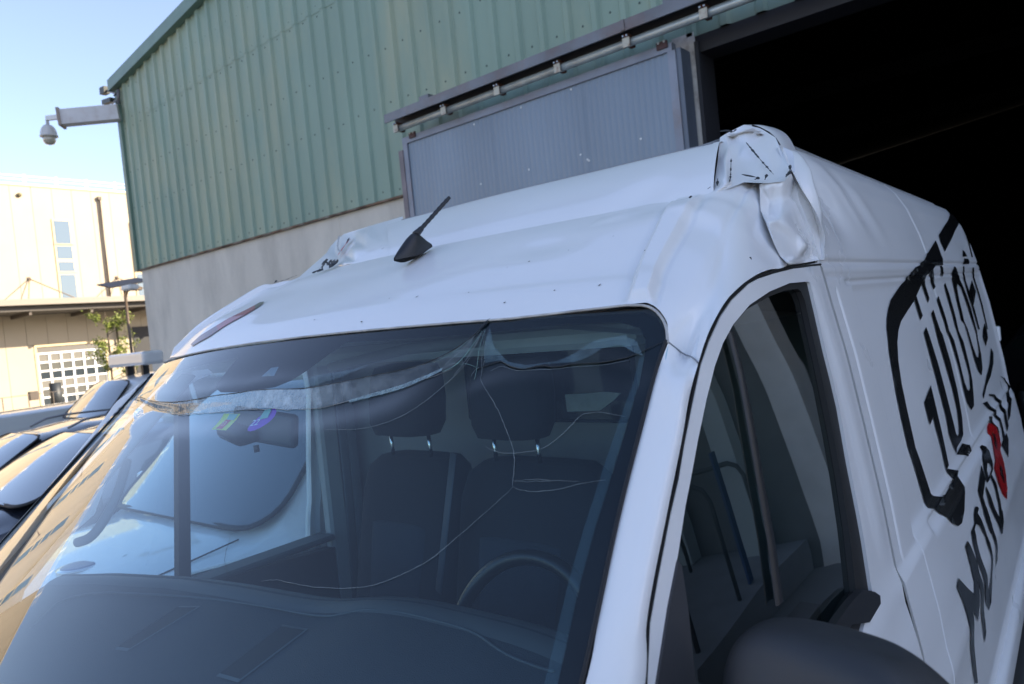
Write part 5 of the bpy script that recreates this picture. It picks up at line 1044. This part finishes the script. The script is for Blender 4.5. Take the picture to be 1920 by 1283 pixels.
tr = empty('young_tree', (-30, 13.05, 0)); tag(tr, 'slim young tree with sparse light green leaves before garage door', 'tree')
tk = tube('trunk', [(-30, 13.05, 0), (-30.02, 13.03, 1.5), (-29.98, 13.05, 2.8), (-30, 13.02, 4.2)], .04, mat('bark', (.12, .09, .06), .9), tr, radii=[.055, .045, .03, .012])
cl = []
for k in range(26):
    z = random.uniform(1.1, 4.1); a = random.uniform(0, 6.28); l = random.uniform(.25, .95)*(1.1-.16*abs(z-2.6)); e = Vector((-30+l*math.cos(a), 13.03+l*math.sin(a), z+l*.55))
    tube('branch', [(-30, 13.04, z), tuple(Vector((-30, 13.04, z)).lerp(e, .5)+Vector((0, 0, -.04))), tuple(e)], .012, MATS['bark'], tk, n=5)
    cl += [(e, .17), (Vector((-30, 13.04, z)).lerp(e, .6), .14)]
leaf_cloud('crown', cl, 2300, .062, LEAF, tr)

# ------------------------------------------------------------------ camera arm on the hall corner
ca = empty('security_camera', (-13.9, 7.5, 7.3)); tag(ca, 'white dome camera hanging from long bracket on the green hall corner', 'camera')
A0, A1 = Vector((-13.80, 7.42, 7.17)), Vector((-14.4745,6.5758,7.1))
dr_ = (A1-A0).normalized(); sd_ = dr_.cross(Vector((0, 0, 1))).normalized()
def beam(name, a, b, w, h, m, par):
    d = (b-a).normalized(); s = d.cross(Vector((0, 0, 1))).normalized(); u = s.cross(d)
    V = [p+s*i*w/2+u*j*h/2 for p in (a, b) for i, j in ((-1, -1), (1, -1), (1, 1), (-1, 1))]
    return from_py(name, V, [(0, 1, 2, 3)[::-1], (4, 5, 6, 7), (0, 1, 5, 4), (1, 2, 6, 5), (2, 3, 7, 6), (3, 0, 4, 7)], m, par, smooth=False)
beam('bracket', A0, A1, .22, .30, mat('bracket_white', (.62, .60, .60), .6, var=.06, stain=(.35, .25, .2), sscale=5, samt=.4), ca)
beam('bracket_plate', A1-dr_*.02, A1+dr_*.03, .30, .36, mat('plate_brown', (.3, .24, .2), .6), ca)
A2 = Vector((-14.7972,6.4279,7.16))
beam('arm', A1+dr_*.03+Vector((0, 0, .03)), A2, .07, .09, WHITEM, ca)
dc = A2+Vector((0, 0, -.30))
DOMEW = mat('dome_white', (.6, .58, .56), .4)
V = []
def revolve(name, prof, c, m, par, n=24): return loft(name, [[(c[0]+r*math.cos(t), c[1]+r*math.sin(t), c[2]+z) for t in [k*2*math.pi/n for k in range(n)]] for r, z in prof], m, par)
hd = revolve('housing', [(.03, .32), (.035, .16), (.08, .15), (.125, .09), (.15, .01), (.15, -.04), (.165, -.055), (.165, -.075), (.13, -.085)], dc, DOMEW, ca)
revolve('lens_dome', [(.115, -.085), (.12, -.13), (.11, -.18), (.075, -.225), (.02, -.24)], dc, mat('dome_cream', (.45, .40, .32), .2, coat=1.), hd)
cb = empty('antenna_bracket', (-14.3, 7.4, 7.7)); tag(cb, 'small dark sensors on a wire bracket above the white camera arm', 'sensor')
for (u0, h_), sz in zip(((Vector((-14.2889,7.4,7.7614)), 0), (Vector((-14.1963,7.4,7.514)), 1)), (.1, .1)):
    o = box('sensor', (-.13, -.06, -.07) if not h_ else (-.20, -.05, -.045), (.09, .06, .07) if not h_ else (.20, .05, .045), mat('sensor_black', (.03, .035, .03), .5), cb)
    o.data.transform(Matrix.Translation(u0)@Matrix.Rotation(math.radians(-28 if h_ else 5), 4, 'Y' if False else 'Y')@Matrix.Rotation(math.radians(35 if h_ else 0), 4, 'Y'))
tube('stay', [(-14.2138,7.4,7.7401), (-13.7894,7.4,7.5546), (-13.9, 7.4, 7.55)], .02, RUSTG, cb)
tube('stay', [(-14.0344,7.4,7.4256), (-13.7744,7.4,7.42), (-13.9, 7.4, 7.45)], .02, RUSTG, cb)
tube('stay', [(-13.6717,7.4,7.608), (-13.7484,7.4,7.326)], .035, RUSTG, cb)

# ------------------------------------------------------------------ parked vehicles
def make_car(name, label, cat, prof, w, paint, zb=.28, win=None, glassm=None, rails=False, group=None, mirror=True, pillar=.04):
    """prof: stations (y, z_shoulder, z_top, half_top/half_body); nose towards -Y, built round the origin"""
    root = empty(name); tag(root, label, cat, group)
    hw = w/2
    def st(y):
        P = prof
        if y <= P[0][0]: return P[0][1:]
        if y >= P[-1][0]: return P[-1][1:]
        for a, b in zip(P, P[1:]):
            if y <= b[0]:
                f = (y-a[0])/(b[0]-a[0]); f = f*f*(3-2*f)*.35+f*.65
                return tuple(p+(q-p)*f for p, q in zip(a[1:], b[1:]))
    L0, L1_ = prof[0][0], prof[-1][0]
    def sec(y, k, off=0.):
        zs, zt, r = st(y); e = min(1, (y-L0)/.5+.0); e2 = min(1, (L1_-y)/.35); q = hw*(.86+.14*math.sqrt(max(0, min(1, e))))*(.93+.07*math.sqrt(max(0, e2)))
        if k <= 1: a = k; x = q*(.93+.07*math.sin(min(1, a*1.4)*math.pi/2)); z = zb+(zs-zb)*a; x -= q*.03*ss(.7, 1, a)
        elif k <= 2: a = k-1; x = q*(.97+(r-.97)*a); z = zs+(zt-.05-zs)*a+.02*math.sin(a*math.pi)*0
        else: a = k-2; x = q*r*(1-a)*1.0; z = zt-.05+.05*math.sin(min(1, a*2.2)*math.pi/2)+.02*a
        return (x+off if x > 0 else x, y, z+(off*.5 if k > 1.5 else 0))
    ks = [0, .15, .3, .45, .6, .75, .9, 1, 1.1, 1.3, 1.5, 1.7, 1.9, 2, 2.03, 2.07, 2.12, 2.2, 2.35, 2.6, 3]
    ys = frange(L0, L1_, 70)
    full = [(s, k) for s, k in [(1, k) for k in ks]+[(-1, k) for k in ks[::-1][1:]]]
    body = grid('body', lambda i, y: (lambda p: (p[0]*full[i][0], p[1], p[2]))(sec(y, full[i][1])), range(len(full)), ys, paint, root)
    for yy, nm in ((L0, 'front_panel'), (L1_, 'rear_panel')):
        from_py(nm, [(sec(yy, full[i][1])[0]*full[i][0], yy, sec(yy, full[i][1])[2]) for i in range(len(full))], [tuple(range(len(full)))], paint, body, smooth=False)
    gm = glassm or DARKGL
    a, b = win['screen']
    def wmap(x, k, off=0.):
        zs, zt, r = st(a+(b-a)*k); return (x*(hw*(.97+(r-.97)*min(1, max(0, k)))-pillar*1.3), a+(b-a)*k-.012-.05*(1-x*x)-off, zt+.014+.02*(1-x*x)+off)
    wo = []
    for cx_, ck, rx, rk, t0 in ((.80, .80, .20, .16, 0), (-.80, .80, .20, .16, 1), (-.72, .26, .28, .22, 2), (.72, .26, .28, .22, 3)):
        for q in range(7): th = (t0+q/6)*math.pi/2; wo.append((cx_+rx*math.cos(th), ck+rk*math.sin(th)))
    ws_ = panel('windscreen', wo, wmap, gm, body, res=(.12, .1))
    tube('windscreen_seal', [wmap(x, k) for x, k in wo+wo[:1]], .016, RUBBER, ws_, n=6, squash=.5)
    c, d = win['rear']
    grid('rear_window', lambda x, k: (x*(hw*st(c+(d-c)*k)[2]-pillar), c+(d-c)*k+.012, st(c+(d-c)*k)[1]+.012), frange(-1, 1, 10), frange(.1, .9, 6), gm, body)
    for s in (1, -1):
        for pl in win['side']:
            def mp(y, k, s=s): p = sec(y, k, .006); return (p[0]*s, p[1], p[2])
            panel('side_window', pl, mp, gm, body, res=(.08, .12))
        if mirror:
            ym, zm = win['mirror']
            m_ = box('mirror', (-.10, -.05, -.065), (.10, .06, .065), paint, root, bev=.03, seg=3); m_.data.transform(Matrix.Translation((s*(hw+.10), ym, zm)))
        for yw in win['wheels']:
            o = tube('wheel', [(s*(hw-.22), yw, .32), (s*(hw-.005), yw, .32)], .32, RUBBER, root, n=28)
            tube('rim', [(s*(hw-.01), yw, .32), (s*(hw+.005), yw, .32)], .20, mat('alloy', (.4, .4, .42), .35, .8), o, n=20)
        if rails:
            yr = frange(*rails, 12); tube('roof_rail', [(s*(hw*st(y)[2]*.93), y, st(y)[1]+.02+.045*math.sin(math.pi*min(1, max(0, (y-rails[0])/(rails[1]-rails[0])))**.4)) for y in yr], .013, mat('rail_grey', (.25, .25, .26), .4, .6), root)
        hl = box('headlight', (-.20, -.03, -.07), (.20, .12, .07), mat('lamp', (.5, .52, .55), .1), root, bev=.03, seg=2); hl.data.transform(Matrix.Translation((s*hw*.72, L0+.06, prof[0][1]-.12)))
    return root
DKPAINT = mat('dark_navy_paint', (.016, .020, .030), .25, coat=1.)
GRPAINT = mat('anthracite_paint', (.035, .037, .042), .25, .3, coat=1.)
SIL = mat('pale_grey_paint', (.46, .46, .44), .3, coat=1.)
WHP = mat('white_car_paint', (.8, .8, .8), .3, coat=1.)
CARG = mat('car_window', (.02, .03, .035), .02, spec=1., coat=1.)
estate = [(-2.2, .72, .74, .80), (-2.0, .80, .83, .82), (-1.2, .92, .99, .84), (-1.0, .95, 1.03, .84), (-.2, .97, 1.44, .72), (.3, .98, 1.50, .72), (1.2, 1.0, 1.49, .72), (2.1, 1.01, 1.40, .70), (2.35, 1.0, 1.10, .78), (2.45, .9, .95, .8)]
wE = dict(screen=(-1.0, -.2), rear=(2.12, 2.34), side=[[(-.62, 1.12), (-.15, 1.82), (.45, 1.88), (.45, 1.12)], [(.52, 1.12), (.52, 1.88), (1.35, 1.86), (1.35, 1.12)], [(1.42, 1.12), (1.42, 1.85), (1.95, 1.75), (1.95, 1.15)]], mirror=(-.62, 1.03), wheels=(-1.4, 1.4))
c1 = make_car('parked_car', 'dark grey estate car with roof rails behind the navy car', 'car', estate, 1.82, GRPAINT, win=wE, glassm=CARG, rails=(0.0, 2.0)); c1.location = (-8.15, 3.74, -.07)
c2 = make_car('parked_car', 'navy car with warm reflections on its windscreen nearest the white van', 'car', estate, 1.8, DKPAINT, win=wE, glassm=CARG); c2.location = (-5.45, 3.42, .05)
c3 = make_car('parked_car', 'pale silver car with long flat roof beyond the dark cars', 'car', [(-3.2, .9, .93, .85), (-2.8, 1.0, 1.05, .88), (-2.4, 1.05, 1.30, .88), (-1.9, 1.08, 1.43, .88), (2.8, 1.10, 1.47, .88), (3.1, 1.05, 1.30, .86), (3.2, .9, .95, .85)], 1.8, SIL, win=dict(screen=(-2.5, -1.95), rear=(2.85, 3.05), side=[[(-1.2, 1.3), (-1.2, 1.6), (.6, 1.6), (.6, 1.3)]], mirror=(-2.1, 1.1), wheels=(-2.0, 1.9)), glassm=SIL); c3.location = (-12.9, 5.2, 0)
suvp = [(-2.4, .95, .98, .85), (-2.2, 1.05, 1.1, .86), (-1.3, 1.12, 1.20, .86), (-1.1, 1.15, 1.24, .86), (-.5, 1.18, 1.78, .76), (0, 1.2, 1.86, .76), (1.8, 1.2, 1.84, .75), (2.3, 1.2, 1.70, .74), (2.5, 1.1, 1.2, .8)]
c4 = make_car('parked_suv', 'white off-road car with a light bar on its roof', 'car', suvp, 1.9, WHP, win=dict(screen=(-1.1, -.5), rear=(2.3, 2.48), side=[[(-.75, 1.12), (-.4, 1.82), (.3, 1.85), (.3, 1.12)], [(.38, 1.12), (.38, 1.85), (1.3, 1.85), (1.3, 1.12)]], mirror=(-.85, 1.25), wheels=(-1.5, 1.5)), glassm=CARG); c4.location = (-11.1, 6.2, 0)
lb = box('light_bar', (-.62, -.36, 2.0), (.75, -.02, 2.22), mat('light_bar_pale', (.6, .62, .63), .25, coat=1.), c4, bev=.05, seg=3); 
for s in (-.3, .3): box('bar_foot', (s-.04, -.2, 1.84), (s+.04, -.1, 2.01), BLACKP, c4)
for o in c4.children:
    if 'bar' in o.name: o.matrix_parent_inverse = Matrix()
nv = [(-2.55, .78, .84, .86), (-2.45, .98, 1.06, .88), (-1.62, 1.04, 1.15, .88), (-1.50, 1.06, 1.18, .88), (-.75, 1.14, 1.84, .80), (-.3, 1.18, 1.93, .80), (2.2, 1.2, 1.93, .80), (2.45, 1.2, 1.8, .80), (2.5, 1.1, 1.2, .85)]
c5 = make_car('parked_van', 'low white van standing beside the damaged van behind its passenger window', 'van', nv, 1.9, WHP, zb=.3, win=dict(screen=(-1.56, -.62), rear=(2.3, 2.48), side=[[(-1.15, 1.12), (-.72, 1.80), (.25, 1.85), (.25, 1.12)]], mirror=(-1.2, 1.25), wheels=(-1.6, 1.5)), glassm=CARG, pillar=.03); c5.location = (-2.72, 4.15, 0)
# details of the low van's bonnet seen through our cab: shut line, badge, leaf, wiper
bdl = tube('bonnet_gap', [(.72, -1.56, 1.15), (.70, -1.9, 1.105), (.66, -2.3, 1.045)], .004, GAPM, c5)
tube('wiper', [(.55, -1.46, 1.235), (-.1, -1.48, 1.25), (-.5, -1.42, 1.28)], .012, BLACKP, c5)
revolve('badge', [(.085, 0), (.085, .004), (.06, .006)], Vector((.165, -2.08, 1.115)), mat('badge_blue', (.08, .12, .25), .4), c5)
revolve('badge_ring', [(.105, -.004), (.105, .0), (.09, .003)], Vector((.165, -2.08, 1.115)), CHROME, c5)
for o in c5.children:
    if o.name.split('.')[0] in ('bonnet_gap', 'wiper', 'badge', 'badge_ring'): o.matrix_parent_inverse = Matrix()
lf = from_py('dry_leaf', [(0, -.03, 0), (.018, 0, .01), (0, .035, .004), (-.02, 0, .008)], [(0, 1, 2), (0, 2, 3)], mat('leaf_brown', (.07, .05, .03), .9), None, smooth=False); lf.location = (-2.435, 2.226, 1.125); tag(lf, 'small dry leaf lying on the low white van bonnet', 'leaf')

# dark cars inside the hall
c6 = make_car('parked_car', 'black car just visible in the dark inside the hall', 'car', estate, 1.8, mat('black_paint', (.03, .03, .035), .3, coat=1.), win=wE, glassm=CARG); c6.location = (1.9, 11.2, 0); c6.rotation_euler = (0, 0, .35)

# ------------------------------------------------------------------ right of the doorway: pale ramp, railings, banner (mirrored in the door glass)
rp = empty('loading_ramp', (4.6, 6.2, 0)); tag(rp, 'pale concrete loading ramp with bent tube railings right of doorway', 'ramp')
rampm = mat('ramp_concrete', (.26, .27, .27), .8, var=.1)
box('slab', (3.15, 4.6, .02), (7.2, BY-.06, .35), rampm, rp)
tubm = mat('railing_tube', (.05, .055, .06), .5, .4)
for yy in (4.9, 5.9, 6.9): tube('railing', [(3.3, yy, .35), (3.3, yy, 1.15), (3.35, yy, 1.25), (3.45, yy, 1.3), (4.3, yy, 1.3), (4.4, yy, 1.25), (4.45, yy, 1.15), (4.45, yy, .35)], .025, tubm, rp)
wp = box('wall_pillar', (3.45, BY-.35, 0), (3.75, BY-.08, 3.9), mat('pillar_pale', (.40, .46, .44), .7), None); tag(wp, 'pale pillar on the hall wall right of the doorway', 'pillar')
wp2 = box('wall_pillar', (4.55, BY-.35, .36), (4.80, BY-.08, 3.9), MATS['pillar_pale'], None); tag(wp2, 'wider pale pillar standing on the loading ramp', 'pillar')
bnr = box('banner', (3.3, 6.25, .36), (3.33, 6.36, 1.5), mat('banner_blue', (.008, .05, .15), .5), None); tag(bnr, 'narrow upright blue banner right of the van', 'banner')
an = empty('added_annex', (25, -2, 0)); tag(an, 'unseen grey hall added across the yard to hold back sky light', 'building')  # unseen hall, added to shape the sky light on the flank
box('wall', (24.5, -16, 0), (25, BY-.1, 5.5), mat('added_annex_wall', (.34, .32, .29), .7, var=.1), an)
box('roof', (24.3, -16.2, 5.5), (34, BY-.1, 5.7), GREEND, an)
# cable hanging beside the doorway
